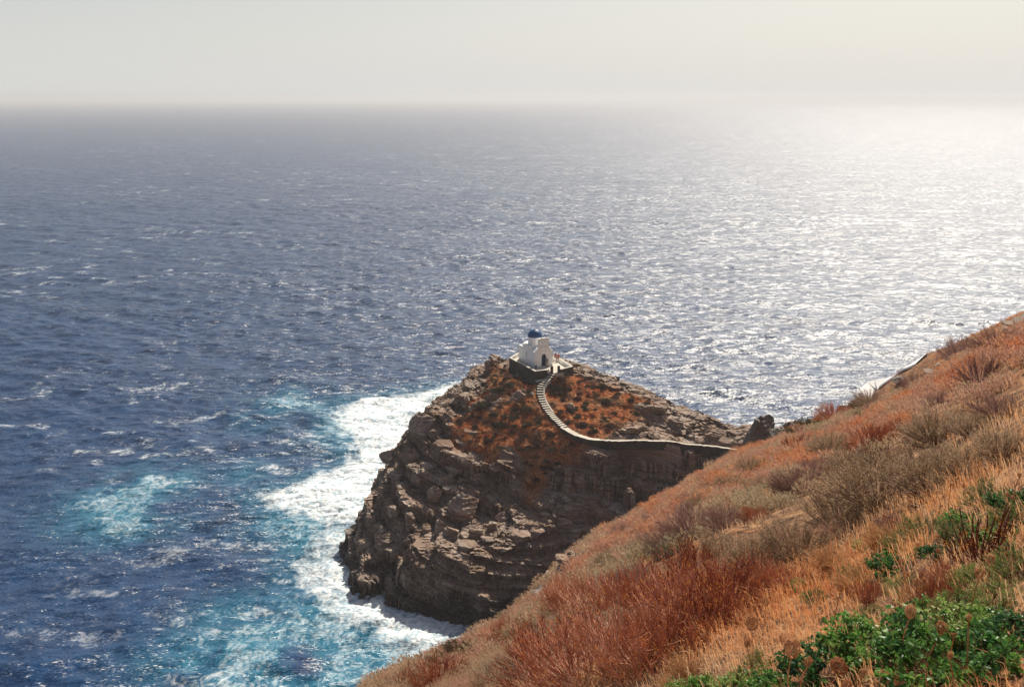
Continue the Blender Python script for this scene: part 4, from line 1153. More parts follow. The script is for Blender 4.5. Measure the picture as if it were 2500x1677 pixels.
PM = dict(
 rust_stem=plant_mat("rust twigs", [(.3, (.28, .10, .065)), (.5, (.52, .22, .14)), (.7, (.74, .44, .31))], .2),
 rust_tip=plant_mat("orange dry tips", [(.3, (.46, .12, .03)), (.5, (.66, .25, .045)), (.7, (.74, .40, .10))], .45),
 grey_stem=plant_mat("grey brown twigs", [(.3, (.22, .14, .10)), (.7, (.46, .33, .25))], .2),
 grey_leaf=plant_mat("grey green dry leaves", [(.3, (.27, .18, .11)), (.5, (.46, .34, .21)), (.7, (.60, .45, .30))], .45),
 mauve_stem=plant_mat("mauve brown bare twigs", [(.3, (.20, .11, .10)), (.5, (.36, .22, .19)), (.7, (.50, .35, .30))], .2),
 mauve_leaf=plant_mat("mauve brown seed husks", [(.3, (.28, .14, .11)), (.6, (.46, .28, .21)), (.75, (.55, .38, .29))], .45),
 straw=plant_mat("straw", [(.3, (.36, .17, .07)), (.55, (.55, .32, .15)), (.75, (.68, .48, .28))], .35),
 olive_leaf=plant_mat("dark olive leaves", [(.3, (.035, .04, .014)), (.5, (.075, .075, .025)), (.72, (.16, .10, .04))], .3),
 green_leaf=plant_mat("green leaves", [(.28, (.018, .06, .036)), (.44, (.045, .14, .04)), (.56, (.14, .30, .045)), (.65, (.36, .42, .15)), (.75, (.50, .40, .25))], .4, 2.5, .45, .35),
 green_stem=plant_mat("green brown stems", [(.3, (.12, .07, .03)), (.7, (.30, .20, .10))], 0),
 red_stalk=plant_mat("thick red brown stalks", [(.3, (.10, .03, .02)), (.6, (.24, .07, .045)), (.75, (.35, .15, .09))], 0),
 umbel=plant_mat("dry umbel", [(.3, (.40, .17, .08)), (.55, (.62, .33, .17)), (.75, (.78, .52, .32))], .35),
 isl_stem=plant_mat("dark scrub twigs", [(.3, (.06, .03, .02)), (.7, (.16, .08, .05))], 0),
)
def part(name, V, F, mat):
    me = np_mesh(name, V, F, smooth=False); me.materials.append(mat); return me
def make_kind(kind, seed, lod=1.0):
    """-> list of (part name, mesh)"""
    if kind == "rust":
        V, F, Q, dv, rg = bush(seed, int(150 * lod), 8, 5, 1.0, .8, .9, .013, .006, .30, .0052, .22)
        k = np.repeat(np.nonzero(rg.uniform(0, 1, len(Q)) < .6)[0], 6); tt = rg.uniform(.45, 1, len(k))[:, None]
        k, tt = k[rg.uniform(0, 1, len(k)) < .75], tt[:int(len(k))]
        tt = tt[:len(k)]
        C = Q[k, 1] * (1 - tt) + Q[k, 2] * tt
        LV, LF = leaves(C, dv[k] + rg.normal(0, .5, (len(k), 3)) + [0, 0, .5], rg.uniform(.012, .028, len(k)), rg, .45)
        return [("twigs", part("twigs", V, F, PM["rust_stem"])), ("dry_tips", part("dry_tips", LV, LF, PM["rust_tip"]))]
    if kind in ("grey", "mauve"):
        V, F, Q, dv, rg = bush(seed, int(150 * lod), 12, 5, 1.0, .72, .25, .012, .004, .22, .003, .12)
        n = int((15000 if kind == "grey" else 6500) * lod)
        k = rg.integers(0, len(Q), n); tt = rg.uniform(.0, 1, n)[:, None]
        C = Q[k, 0] * (1 - tt) + Q[k, 2] * tt + rg.normal(0, .015, (n, 3))
        LV, LF = leaves(C, dv[k] + rg.normal(0, .7, (n, 3)) + [0, 0, .2], rg.uniform(.014, .030, n), rg, .5)
        return [("twigs", part("twigs", V, F, PM[kind + "_stem"])), ("foliage", part("foliage", LV, LF, PM[kind + "_leaf"]))]
    if kind == "olive":
        V, F, Q, dv, rg = bush(seed, int(90 * lod), 9, 5, 1.0, .7, .2, .014, .005, .24, .004, .2)
        n = int(13000 * lod); k = rg.integers(0, len(Q), n); tt = rg.uniform(0, 1, n)[:, None]
        C = Q[k, 0] * (1 - tt) + Q[k, 2] * tt + rg.normal(0, .02, (n, 3))
        LV, LF = leaves(C, dv[k] + rg.normal(0, .8, (n, 3)), rg.uniform(.02, .045, n), rg, .5)
        return [("twigs", part("twigs", V, F, PM["grey_stem"])), ("foliage", part("foliage", LV, LF, PM["olive_leaf"]))]
    if kind == "leafy":
        V, F, Q, dv, rg = bush(seed, 70, 8, 5, 1.05, .55, .2, .012, .006, .28, .004, .35)
        n = 2600; k = rg.integers(0, len(Q), n); tt = rg.uniform(.1, 1, n)[:, None]
        C = Q[k, 0] * (1 - tt) + Q[k, 2] * tt + rg.normal(0, .03, (n, 3))
        LV, LF = round_leaves(C, rg.normal(0, .8, (n, 3)) + [0, 0, .55], rg.uniform(.03, .13, n) * rg.uniform(.6, 1, n), rg)
        return [("stems", part("stems", V, F, PM["green_stem"])), ("leaves", part("leaves", LV, LF, PM["green_leaf"]))]
    if kind == "sage":
        V, F, Q, dv, rg = bush(seed, 80, 10, 5, 1.0, .7, .5, .010, .004, .22, .0035, .3)
        n = 6500; k = rg.integers(0, len(Q), n); tt = rg.uniform(.1, 1, n)[:, None]
        C = Q[k, 0] * (1 - tt) + Q[k, 2] * tt + rg.normal(0, .02, (n, 3))
        LV, LF = leaves(C, rg.normal(0, .8, (n, 3)) + [0, 0, .5], rg.uniform(.02, .045, n), rg, .55)
        k = rg.integers(0, len(Q), 2600); C = Q[k, 2] + rg.normal(0, .02, (2600, 3))
        HV, HF = leaves(C, rg.normal(0, 1, (2600, 3)) + [0, 0, .4], rg.uniform(.012, .03, 2600), rg, .8)
        return [("stems", part("stems", V, F, PM["green_stem"])), ("leaves", part("leaves", LV, LF, PM["green_leaf"])), ("dry_flowers", part("dry_flowers", HV, HF, PM["straw"]))]
    if kind == "bare":
        V, F, Q, dv, rg = bush(seed, 34, 16, 6, 1.0, .9, .3, .03, .008, .42, .006, .08)
        return [("branches", part("branches", V, F, PM["mauve_stem"]))]
    if kind == "stalk":
        V, F, Q, dv, rg = bush(seed, 60, 1, 6, .85, 1.3, 1.6, .020, .014, .1, .006, .25)
        n = 900; k = rg.integers(0, len(Q), n)
        LV, LF = leaves(Q[k, 0] + rg.normal(0, .03, (n, 3)), rg.normal(0, .8, (n, 3)), rg.uniform(.02, .04, n), rg, .5)
        return [("stalks", part("stalks", V, F, PM["red_stalk"])), ("withered_leaves", part("withered_leaves", LV, LF, PM["rust_tip"]))]
    if kind == "straw":
        rg = np.random.default_rng(seed); N = 420; K = 6
        az = rg.uniform(0, 6.283, N); ln = rg.uniform(.2, 1.0, N)
        st = np.stack([np.cos(az), np.sin(az), 0 * az], 1) * rg.uniform(0, .3, (N, 1)); t = np.linspace(0, 1, K)[None, :, None]
        dr = np.stack([np.cos(az) * ln * .7, np.sin(az) * ln * .7, rg.uniform(.5, 1, N)], 1)
        P = st[:, None] + dr[:, None] * t + np.array([0, 0, -.45])[None, None] * (t ** 3) * ln[:, None, None] + rg.normal(0, .01, (N, K, 3)) * t
        V, F = tubes(P, np.linspace(.005, .002, K)[None] * np.ones((N, 1)))
        k = rg.integers(0, N, 3500); j = rg.integers(K - 2, K, 3500)
        LV, LF = leaves(P[k, j] + rg.normal(0, .03, (3500, 3)), dr[k] + rg.normal(0, .4, (3500, 3)), rg.uniform(.02, .05, 3500), rg, .3)
        return [("stems", part("stems", V, F, PM["straw"])), ("seed_heads", part("seed_heads", LV, LF, PM["straw"]))]
KM = {}
LEAFY = []
def get_kind(kind, var):
    if (kind, var) not in KM: KM[(kind, var)] = make_kind(kind, 11 * var + sum(map(ord, kind)))
    return KM[(kind, var)]
NAME = dict(rust="dry_heath_shrub", grey="grey_shrub", mauve="bare_twig_shrub", olive="dark_green_shrub", leafy="leafy_plant", sage="flowering_herb", bare="bare_bush", stalk="stalky_plant", straw="grass_clump")
CAT = dict(rust="shrub", grey="shrub", mauve="shrub", olive="shrub", leafy="plant", sage="plant", bare="bush", stalk="plant", straw="grass clump")
GRP = dict(rust="rust coloured shrubs on the near slope", grey="grey green shrubs on the near slope", mauve="bare mauve shrubs on the near slope", olive="dark green shrubs", leafy="green leafy plants in the bottom right corner", sage="pale flowering herbs among the leafy plants", bare=None, stalk=None, straw="clumps of dry straw grass")
def plant(kind, var, px, py, w, label, hs=1.0, rz=None, r0=2.0, sink=.04, far=False):
    p = hit(px, py, r0)
    if p is None: return None
    d = np.linalg.norm(p - [0, 0, H]); s = w * d / FS * (.57 if kind in ('grey', 'mauve') else .5)
    e = empty(NAME[kind], (p[0], p[1], p[2] - sink * s), rz if rz is not None else (px * .37) % 6.28)
    e.scale = (s, s, s * hs)
    # lean a little with the slope
    e.rotation_euler[1] = -.12; 
    if kind in ("leafy", "sage"): LEAFY.append((p[0], p[1], s))
    tag(e, label, CAT[kind], GRP[kind])
    for nm, me in get_kind(kind, var): link(nm, me, None, e)
    return e
S_ = [
 ("rust", 1, 1440, 1655, 420, "large rust red shrub at the bottom edge, left of the earthy gap"),
 ("rust", 2, 1590, 1630, 400, "rust red shrub at the bottom, just right of the lowest large one"),
 ("rust", 3, 1700, 1560, 360, "rust shrub with orange tips bordering the bare orange earth"),
 ("rust", 1, 1340, 1610, 260, "rust shrub left of the largest one near the bottom edge"),
 ("rust", 2, 1510, 1530, 330, "rust red shrub in the middle of the large rust thicket"),
 ("rust", 3, 1640, 1490, 320, "orange tipped shrub crowning the rust thicket"),
 ("rust", 1, 1790, 1490, 340, "tall rust shrub at the right end of the thicket, spikes rising over pale grass"),
 ("rust", 2, 1900, 1450, 190, "small rust shrub trailing off right of the thicket beside green leaves"),
 ("rust", 3, 1400, 1490, 220, "rust shrub at the upper left of the thicket"),
 ("rust", 1, 1720, 1420, 240, "rust shrub at the back of the thicket under grey scrub"),
 ("rust", 2, 1080, 1680, 200, "bright orange shrub in the bottom left corner of the slope"),
 ("rust", 3, 985, 1690, 120, "bright orange shrub at the very tip of the slope by the surf"),
 ("rust", 1, 1225, 1565, 130, "orange shrub on the rim above the surf"),
 ("rust", 2, 1290, 1540, 110, "orange shrub just right of the rim shrub above the surf"),
 ("rust", 3, 2160, 1110, 190, "fiery orange upright shrub in the middle of the upper slope"),
 ("rust", 1, 2205, 1060, 110, "rust shrub with long spikes behind the fiery orange one"),
 ("rust", 2, 2035, 1025, 110, "dark red shrub on the skyline left of the far path"),
 ("rust", 3, 1950, 1100, 100, "red brown shrub below the dark green skyline shrub"),
 ("rust", 1, 1840, 1270, 90, "low reddish shrub in the straw left of the big grey shrub"),
 ("rust", 2, 2290, 1470, 150, "small rust shrub amid the green herbs at lower right"),
 ("grey", 1, 2150, 1230, 300, "largest grey green shrub, centre of the right slope"),
 ("grey", 2, 2270, 1200, 220, "grey green shrub right of the largest one"),
 ("grey", 3, 2060, 1290, 200, "grey green shrub at the lower left of the largest one"),
 ("grey", 1, 1960, 1370, 220, "grey green shrub above the pale straw grass"),
 ("grey", 2, 1860, 1400, 200, "pale grey shrub directly behind the rust thicket"),
 ("grey", 3, 1770, 1380, 170, "pale grey shrub behind the thicket, left of its neighbour"),
 ("grey", 1, 2350, 1160, 170, "grey green shrub near the right edge above dried umbels"),
 ("grey", 2, 2450, 1120, 150, "grey green shrub at the right edge of the picture above the herbs"),
 ("grey", 3, 2030, 1110, 130, "olive grey shrub left of the fiery orange shrub"),
 ("grey", 1, 2080, 1150, 130, "grey shrub just below the fiery orange shrub"),
 ("grey", 2, 1840, 1160, 100, "grey green shrub below the isthmus path end"),
 ("grey", 3, 1790, 1200, 100, "second grey green shrub lower below the isthmus path end"),
 ("grey", 1, 1870, 1200, 90, "grey shrub in the straw, right of the two below the path end"),
 ("grey", 2, 2290, 1080, 170, "grey green shrub in the straw right of the fiery orange shrub"),
 ("grey", 3, 2370, 1060, 120, "small grey shrub below the leafless bush"),
 ("grey", 1, 1290, 1480, 70, "grey green shrub on the rim beside the whitish rock"),
 ("grey", 2, 1250, 1510, 60, "lower grey green shrub on the rim beside the whitish rock"),
 ("grey", 3, 1480, 1390, 90, "grey shrub on the lower slope right of the pale rocks"),
 ("grey", 1, 1580, 1350, 100, "grey shrub among straw on the lower slope"),
 ("grey", 2, 2130, 1000, 80, "grey shrub on the slope just under the far path"),
 ("mauve", 1, 1700, 1310, 190, "big mauve brown twig shrub in the middle of the slope"),
 ("mauve", 2, 1640, 1350, 150, "mauve shrub touching the big one on its lower left"),
 ("mauve", 3, 1770, 1290, 130, "mauve shrub touching the big one on its right"),
 ("mauve", 1, 1600, 1280, 80, "small mauve shrub near the dark gully edge"),
 ("mauve", 2, 1520, 1310, 70, "small mauve shrub on the rim above the boulder shelf"),
 ("mauve", 3, 2120, 985, 80, "dark mauve shrub under the foot of the far path"),
 ("mauve", 1, 2240, 950, 90, "mauve shrub below the layered rocks of the far ridge"),
 ("mauve", 2, 2350, 880, 120, "brown twig shrub on the skyline left of the leafless bush"),
 ("mauve", 3, 2440, 860, 130, "broad brown twig shrub on the skyline at upper right"),
 ("mauve", 1, 2490, 840, 80, "brown twig shrub cut by the right edge below the skyline"),
 ("mauve", 2, 1950, 1200, 140, "mauve shrub left of the largest grey green shrub"),
 ("mauve", 3, 1990, 1170, 120, "mauve shrub above and left of the largest grey green shrub"),
 ("mauve", 1, 1730, 1180, 60, "small mauve shrub on the rim over the dark gully"),
 ("mauve", 2, 1230, 1650, 100, "mauve twig shrub at the bottom left among pale straw"),
 ("mauve", 3, 1690, 1230, 70, "mauve shrub below the small rim shrub over the gully"),
 ("mauve", 1, 1300, 1660, 110, "mauve twig shrub at the bottom edge beside the straw patch"),
 ("mauve", 2, 2300, 1000, 90, "small mauve shrub in tall straw at right"),
 ("olive", 1, 1120, 1615, 130, "dark green shrub on the rim at lower left, above the orange ones"),
 ("olive", 2, 1075, 1635, 90, "dark green shrub left of the larger one on the lower rim"),
 ("olive", 1, 1975, 1050, 80, "dark green shrub on the skyline right of the black crag"),
 ("olive", 2, 1940, 1064, 60, "low brown green shrub against the black crag"),
 ("olive", 2, 2095, 1000, 60, "dark olive shrub on the skyline beside the red one"),
 ("leafy", 1, 2010, 1668, 230, "green leafy plant at the bottom edge left of the main mass"),
 ("leafy", 2, 2130, 1610, 250, "green leafy plant with large grey green leaves beside the tall umbel stem"),
 ("leafy", 3, 2280, 1650, 300, "green leafy plant in the middle of the bottom right mass"),
 ("leafy", 1, 2420, 1650, 300, "green leafy plant filling the bottom right corner"),
 ("leafy", 2, 2390, 1560, 240, "green leafy plant in the right part of the mass, upper row"),
 ("leafy", 3, 2250, 1560, 220, "green leafy plant in the upper row, under the umbel heads"),
 ("leafy", 1, 2490, 1560, 180, "green leafy plant cut by the right edge"),
 ("leafy", 2, 1880, 1690, 150, "small leafy plant at the bottom edge under the big round umbel"),
 ("leafy", 3, 1700, 1700, 130, "small green plant at the bottom edge below the rust thicket"),
 ("leafy", 1, 2180, 1400, 130, "green leafy plant in the hollow between umbels and straw"),
 ("leafy", 2, 1960, 1440, 70, "small green leafy plant at the right end of the rust thicket"),
 ("sage", 1, 2130, 1520, 110, "pale flowering herb above the leafy mass"),
 ("sage", 2, 2440, 1480, 170, "pale flowering herb at right above the leafy plants"),
 ("sage", 3, 2330, 1500, 140, "pale flowering herb between the umbel heads"),
 ("sage", 1, 2480, 1400, 150, "yellow green herb at the right edge beside the stalky plant"),
 ("sage", 2, 2350, 1330, 150, "yellow green herb left of the stalky plant"),
 ("sage", 3, 2260, 1310, 130, "yellow green herb behind the stalky plant's left side"),
 ("sage", 1, 2470, 1290, 150, "green herb behind the stalky plant at the right edge"),
 ("sage", 2, 2090, 1420, 90, "small grey green herb in the hollow left of the leafy plant"),
 ("sage", 3, 1990, 1470, 80, "small grey green herb next to the lone pale umbel"),
 ("leafy", 3, 2440, 1330, 130, "patch of green leaves at the right edge beside the thick stalks"),
 ("leafy", 1, 2350, 1290, 110, "bright green patch up the slope, left of the thick stalks"),
 ("leafy", 2, 2290, 1360, 90, "small bright green plant in the herbs left of the stalks' foot"),
 ("leafy", 3, 2480, 1240, 120, "green plant at the right edge, highest of the leafy ones"),
 ("leafy", 1, 2110, 1340, 60, "tiny green plant among straw under the largest grey green shrub"),
 ("leafy", 2, 1800, 1690, 130, "green plant at the bottom edge under the tall shaggy umbel"),
 ("sage", 3, 2170, 1590, 80, "pale flowering herb inside the leafy mass below the fan shaped umbel"),
 ("sage", 1, 2240, 1620, 80, "straw coloured herb in the middle of the leafy mass"),
 ("sage", 2, 2350, 1600, 90, "pale flowering herb in the leafy mass right of the narrow umbel"),
 ("sage", 3, 2470, 1610, 90, "dry brown herb in the bottom right corner"),
 ("straw", 1, 2420, 1670, 90, "tuft of dry stems at the bottom edge near the right corner"),
 ("straw", 2, 2180, 1670, 80, "tuft of dry stems at the bottom edge amid green leaves"),
 ("sage", 1, 2400, 1440, 160, "pale brown herb under the highest of the big umbels"),
 ("sage", 3, 2210, 1450, 110, "pale brown herb left of the large round umbel"),
 ("sage", 2, 2410, 1230, 130, "yellow green herb under the grey shrub at upper right"),
 ("sage", 1, 2200, 1340, 110, "brownish herb in the hollow below the dark gap"),
 ("sage", 2, 1850, 1640, 110, "grey green herb between the two bottom left umbels"),
 ("rust", 3, 2310, 1430, 130, "small red brown shrub under the right hand umbels"),
 ("rust", 1, 2130, 1465, 110, "small red brown shrub in the hollow, right of the lone pale umbel"),
 ("mauve", 3, 2440, 1020, 130, "mauve shrub in straw near the right edge"),
 ("mauve", 1, 2180, 1300, 110, "brown twig shrub at the foot of the largest grey green shrub"),
 ("grey", 3, 1700, 1250, 90, "grey shrub between the two mauve shrubs of the middle slope"),
 ("mauve", 2, 1560, 1420, 110, "mauve shrub above the upper left of the thicket"),
 ("mauve", 3, 1480, 1440, 90, "mauve shrub left of the thicket's top"),
 ("grey", 2, 1200, 1680, 110, "pale grey twiggy shrub at the bottom left edge"),
 ("bare", 1, 2392, 935, 130, "leafless branching bush standing in straw below the skyline"),
 ("bare", 2, 2300, 1010, 90, "leafless purplish bush in straw below the far ridge"),
 ("stalk", 1, 2400, 1370, 210, "plant of thick upright red brown stalks at right"),
 ("straw", 1, 2090, 1450, 150, "clump of pale straw in the centre of the lower right"),
 ("straw", 2, 2150, 1340, 140, "clump of pale straw under the largest grey green shrub"),
 ("straw", 1, 2030, 1400, 150, "clump of pale straw behind the rust thicket's right end"),
 ("straw", 2, 1680, 1660, 140, "clump of bleached straw at the bottom of the rust thicket"),
 ("straw", 1, 1640, 1700, 120, "bleached straw clump at the bottom edge"),
 ("straw", 2, 2240, 1480, 110, "clump of fine straw right of the small rust shrub"),
]
for q in S_:
    kind, var, px, py, w, lab = q
    plant(kind, var, px, py, w, lab, dict(rust=.85, grey=1.0, mauve=1.0, leafy=.9, stalk=1.0).get(kind, 1.0))

# dried umbels on their stems
UM = [(2052, 1434, 19), (2249, 1427, 31), (2391, 1400, 25), (2418, 1365, 20), (2222, 1494, 29), (2299, 1533, 27), (2329, 1552, 15), (1933, 1583, 43), (1835, 1521, 34), (1825, 1569, 21), (1916, 1560, 28),
      (1869, 1469, 20), (2050, 1627, 38), (2106, 1644, 22), (1973, 1615, 21), (2320, 1600, 15), (2066, 1671, 24), (2250, 1404, 15), (2212, 1402, 15), (2352, 1186, 9), (2322, 1184, 8), (2289, 1203, 10), (2306, 1212, 9),
      (2223, 1223, 11), (2158, 1260, 9), (2177, 1272, 9), (2170, 1262, 8), (2472, 1215, 10), (2460, 1208, 9), (2240, 1330, 12), (2287, 1308, 11), (2200, 1370, 11), (2296, 1510, 15), (2365, 1506, 14), (2440, 1150, 8), (2489, 1160, 9), (2290, 1345, 11)]
ulab = ["lone pale umbel head on a straight bare stem", "large round umbel head over the rust shrub at lower right", "upper right umbel head above the flowering herbs", "highest of the big umbel heads near the right edge", "fan shaped umbel head on a short stem over the leafy mass",
 "clumpy umbel head in the middle of the leafy mass", "small umbel head just right of the clumpy one", "biggest round umbel head, ribbed like a cage", "tall shaggy umbel head left of the biggest one", "smaller shaggy umbel under the tall one", "flat umbel behind the biggest round one",
 "umbel head in front of the rust thicket", "curled umbel head on a slanting stem at the bottom", "small curled umbel right of the larger curled one", "ragged umbel between the biggest and the curled one", "narrow umbel in the lower leafy mass", "umbel head cut by the bottom edge",
 "small umbel just above the large round one", "small umbel left of the large round one", "tiny umbel below the grey shrub at right", "tiny umbel left of its twin under the grey shrub", "tiny umbel at the lower left of the group under the grey shrub", "tiny umbel lowest of the group under the grey shrub",
 "tiny umbel at the right foot of the largest grey green shrub", "leftmost tiny umbel in the dark hollow under the largest grey green shrub", "right tiny umbel in the dark hollow under the largest grey green shrub", "middle tiny umbel in the dark hollow under the largest grey green shrub", "tiny umbel at the far right above the stalky plant", "tiny umbel left of its neighbour above the stalky plant",
 "small umbel among yellow green herbs", "small umbel higher among yellow green herbs", "small umbel above the leafy plant of the hollow", "small umbel over the clumpy one", "brown umbel between flowering herbs at right", "tiny umbel beside the right edge grey shrub", "tiny umbel touching the right edge under the grey shrub", "small umbel left of the stalky plant's foot"]
def umbel_head(seed, closed):
    rg = np.random.default_rng(seed); N = 34; K = 7
    az = rg.uniform(0, 6.283, N); fan = rg.uniform(.25, 1, N) ** .6
    t = np.linspace(0, 1, K)
    rad = fan[:, None] * np.sin(t[None] * math.pi * (.5 + .36 * closed)) * .95; zz = -1 + 2.0 * (1 - np.cos(t[None] * math.pi * .92)) / 2 * (1 - .35 * fan[:, None] * (1 - closed)) + 0 * rad
    P = np.stack([np.cos(az)[:, None] * rad, np.sin(az)[:, None] * rad, zz], 2) + rg.normal(0, .07, (N, K, 3)) * t[None, :, None]
    V, F = tubes(P, np.linspace(.034, .026, K)[None] * np.ones((N, 1)))
    m = 900; k = rg.integers(0, N, m); j = rg.integers(K - 3, K, m)
    LV, LF = leaves(P[k, j] + rg.normal(0, .06, (m, 3)), rg.normal(0, 1, (m, 3)) + [0, 0, .3], rg.uniform(.10, .24, m), rg, .35)
    LF4 = np.concatenate([LF, LF[:, 2:3]], 1)
    me = np_mesh("seed_head", np.concatenate([V, LV]), [F, LF + len(V)], smooth=False); me.materials.append(PM["umbel"]); return me
UH = [umbel_head(i + 3, c) for i, c in enumerate([1.0, .8, .5, .9])]
rgu = np.random.default_rng(5)
def umbel(px, py, sz, lab, i):
    hgt_ = .14 + .20 * rgu.uniform() + (.10 if sz > 25 else 0)
    d = ray(px, py); d = d / np.linalg.norm(d)
    t = np.linspace(1.6, 60, 5000); X = d[0] * t; Y = d[1] * t; Z = H + d[2] * t
    g = ground(X, Y); b_ = np.nonzero(Z - g <= hgt_)[0]
    if not len(b_): return
    t0_ = t[b_[0]]; c = np.array([X[b_[0]], Y[b_[0]], Z[b_[0]]]); g0 = g[b_[0]]
    r_ = sz * t0_ / FS * .5
    sl_ = .55 if py > 1600 and 2040 < px < 2110 else rgu.uniform(-.15, .15)
    bx, by = c[0] - sl_ * (c[2] - g0), c[1] + rgu.uniform(-.08, .08); gb = float(ground(np.array([bx]), np.array([by]))[0])
    e = empty("dried_umbel", (bx, by, gb)); tag(e, lab, "dried umbel", "dried umbel seed heads")
    K = 7; tt = np.linspace(0, 1, K)[:, None]; top = c - [bx, by, gb] - np.array([0, 0, r_])
    P = tt * top + np.sin(tt * math.pi) * np.array([[rgu.uniform(-.04, .04), rgu.uniform(-.04, .04), 0]])
    P[0, 2] = -.05
    V, F = tubes(P[None], np.linspace(.0030, .002, K)[None] * (1 + .04 * t0_), 5)
    link("stem", part("stem", V, F, PM["umbel"]), None, e)
    h_ = link("seed_head", UH[i % 4], None, e); h_.location = c - [bx, by, gb]; h_.scale = (r_, r_, r_ * 1.05); h_.rotation_euler = (rgu.uniform(-.3, .3), sl_ * 1.1, rgu.uniform(0, 6))
for i, ((px, py, sz), lab) in enumerate(zip(UM, ulab)): umbel(px, py, sz, lab, i)

# ------------------------------------------------------------------ grass and low scrub nobody could count
def blades(C, N, h, w, rg, lean, tint):
    """C (T,3) tuft centres, N blades each"""
    T = len(C); n = T * N
    k = np.repeat(np.arange(T), N)
    az = rg.uniform(0, 6.283, n); rad = rg.uniform(0, 1, n) ** .6 * (.10 + h[k] * .25)
    base = C[k] + np.stack([np.cos(az) * rad, np.sin(az) * rad, -.03 + 0 * az], 1)
    hh = h[k] * rg.uniform(.5, 1.15, n)
    out_ = np.stack([np.cos(az), np.sin(az), 0 * az], 1) * (hh * rg.uniform(.1, .65, n))[:, None] + lean * (hh * rg.uniform(.2, .8, n))[:, None]
    mid = base + out_ * .35 + np.array([0, 0, 1.]) * (hh * .6)[:, None]; tip = base + out_ + np.array([0, 0, 1.]) * (hh * rg.uniform(.6, 1, n))[:, None]
    a2 = rg.uniform(0, 6.283, n); s = np.stack([np.cos(a2), np.sin(a2), 0 * a2], 1) * (w[k] * .5)[:, None]
    V = np.stack([base - s, base + s, mid + s * .8, mid - s * .8, tip], 1).reshape(-1, 3)
    i = np.arange(n)[:, None] * 5
    F4 = np.concatenate([i, i + 1, i + 2, i + 3], 1); F3 = np.concatenate([i + 3, i + 2, i + 4], 1)
    tn = np.repeat(np.clip(tint[k] + rg.normal(0, .07, n), 0, 1), 5)
    return V, F4, F3, tn
def grass_mat(name, stops, trans=.4):
    m = NT(name); c = m.ramp(m.attr("tint"), stops)
    t = m.new("BsdfTranslucent"); m.put(t.inputs[0], c)
    return m.end(m.mixs(trans, m.bsdf(c, .7, .25), t.outputs[0]))
rg = np.random.default_rng(77)
T = 64000
azt = rg.uniform(R(-30), R(31), T); u_ = rg.uniform(0, 1, T)
rt = 2.2 * (120 / 2.2) ** (u_ ** .8)
xt, yt = rt * np.sin(azt), rt * np.cos(azt); 
far_n = 16000       # the far ridge
az2 = rg.uniform(R(8), R(31), far_n); r2 = rg.uniform(105, 150, far_n); xt = np.concatenate([xt, r2 * np.sin(az2)]); yt = np.concatenate([yt, r2 * np.cos(az2)]); rt = np.concatenate([rt, r2])
zt_ = hg(xt, yt); ok_ = (zt_ > 2) & (hill_rock(xt, yt) < .5) & (zt_ > hz(xt, yt))
dpt, _ = line_near(xt, yt, HPp); ok_ &= dpt > 1.6
xt, yt, zt_, rt = xt[ok_], yt[ok_], zt_[ok_], rt[ok_]
pat = fbm2(xt * .10 + 9, yt * .10, 3, 701); pat2 = fbm2(xt * .45, yt * .45, 3, 702)
tint = np.clip(.50 + .75 * pat + .45 * pat2 + rg.normal(0, .05, len(xt)), 0, 1)
_clr = np.ones(len(xt), bool)
for ex, ey, er in LEAFY: _clr &= np.hypot(xt - ex, yt - ey) > er * .8
xt, yt, zt_, rt, tint, pat2 = [a[_clr] for a in (xt, yt, zt_, rt, tint, pat2)]
# bare-ish red gaps close to the viewer
dens = np.clip(.5 + 1.3 * fbm2(xt * .35, yt * .35, 3, 703), .08, 1)
kp_ = rg.uniform(0, 1, len(xt)) < dens * np.where(rt < 15, .62, 1)
xt, yt, zt_, rt, tint, pat2 = [a[kp_] for a in (xt, yt, zt_, rt, tint, pat2)]
hgr = (.12 + .13 * rg.uniform(0, 1, len(xt)) + .10 * np.clip(pat2, 0, 1)) * np.clip(.45 + rt / 40, .5, 1.35)
wgr = .0042 + .00022 * rt
V, F4, F3, tn = blades(np.stack([xt, yt, zt_], 1), 13, hgr, wgr, rg, np.array([-.5, -.1, 0]), tint)
M_GRASS = grass_mat("dry grass", [(.05, (.30, .18, .14)), (.20, (.45, .30, .20)), (.34, (.64, .42, .25)), (.48, (.68, .37, .17)), (.62, (.62, .26, .10)), (.78, (.42, .13, .055)), (.95, (.22, .09, .06))])
gm = np_mesh("dry_grass", V, [F4, F3], dict(tint=tn), smooth=False)
go = link("dry_grass", gm, M_GRASS); tag(go, "dry straw coloured and rust grass covering the near hillside", None, None, "stuff")
# low matted scrub between the shrubs
def scrub_unit(seed, n=620, ls=1.0):
    rg = np.random.default_rng(seed)
    az = rg.uniform(0, 6.283, n); el = np.arcsin(rg.uniform(0, 1, n)); rd = rg.uniform(.35, 1.05, n)
    C = np.stack([np.cos(az) * np.cos(el) * rd, np.sin(az) * np.cos(el) * rd, np.sin(el) * rd * .7], 1)
    return leaves(C, C + rg.normal(0, .45, C.shape) + [0, 0, .35], rg.uniform(.10, .26, n) * ls, rg, .22)
rg = np.random.default_rng(31)
SU = [scrub_unit(i) for i in range(4)]; SUN = [scrub_unit(i + 10, 2600, .42) for i in range(4)]
n = 4600; az_ = rg.uniform(R(-24), R(30), n); r_ = 3.6 * (112 / 3.6) ** (rg.uniform(0, 1, n) ** .62)
xs, ys = r_ * np.sin(az_), r_ * np.cos(az_); zs = hg(xs, ys)
pa = fbm2(xs * .11 + 30, ys * .11, 3, 721); pb = fbm2(xs * .07 - 12, ys * .07 + 5, 2, 722)
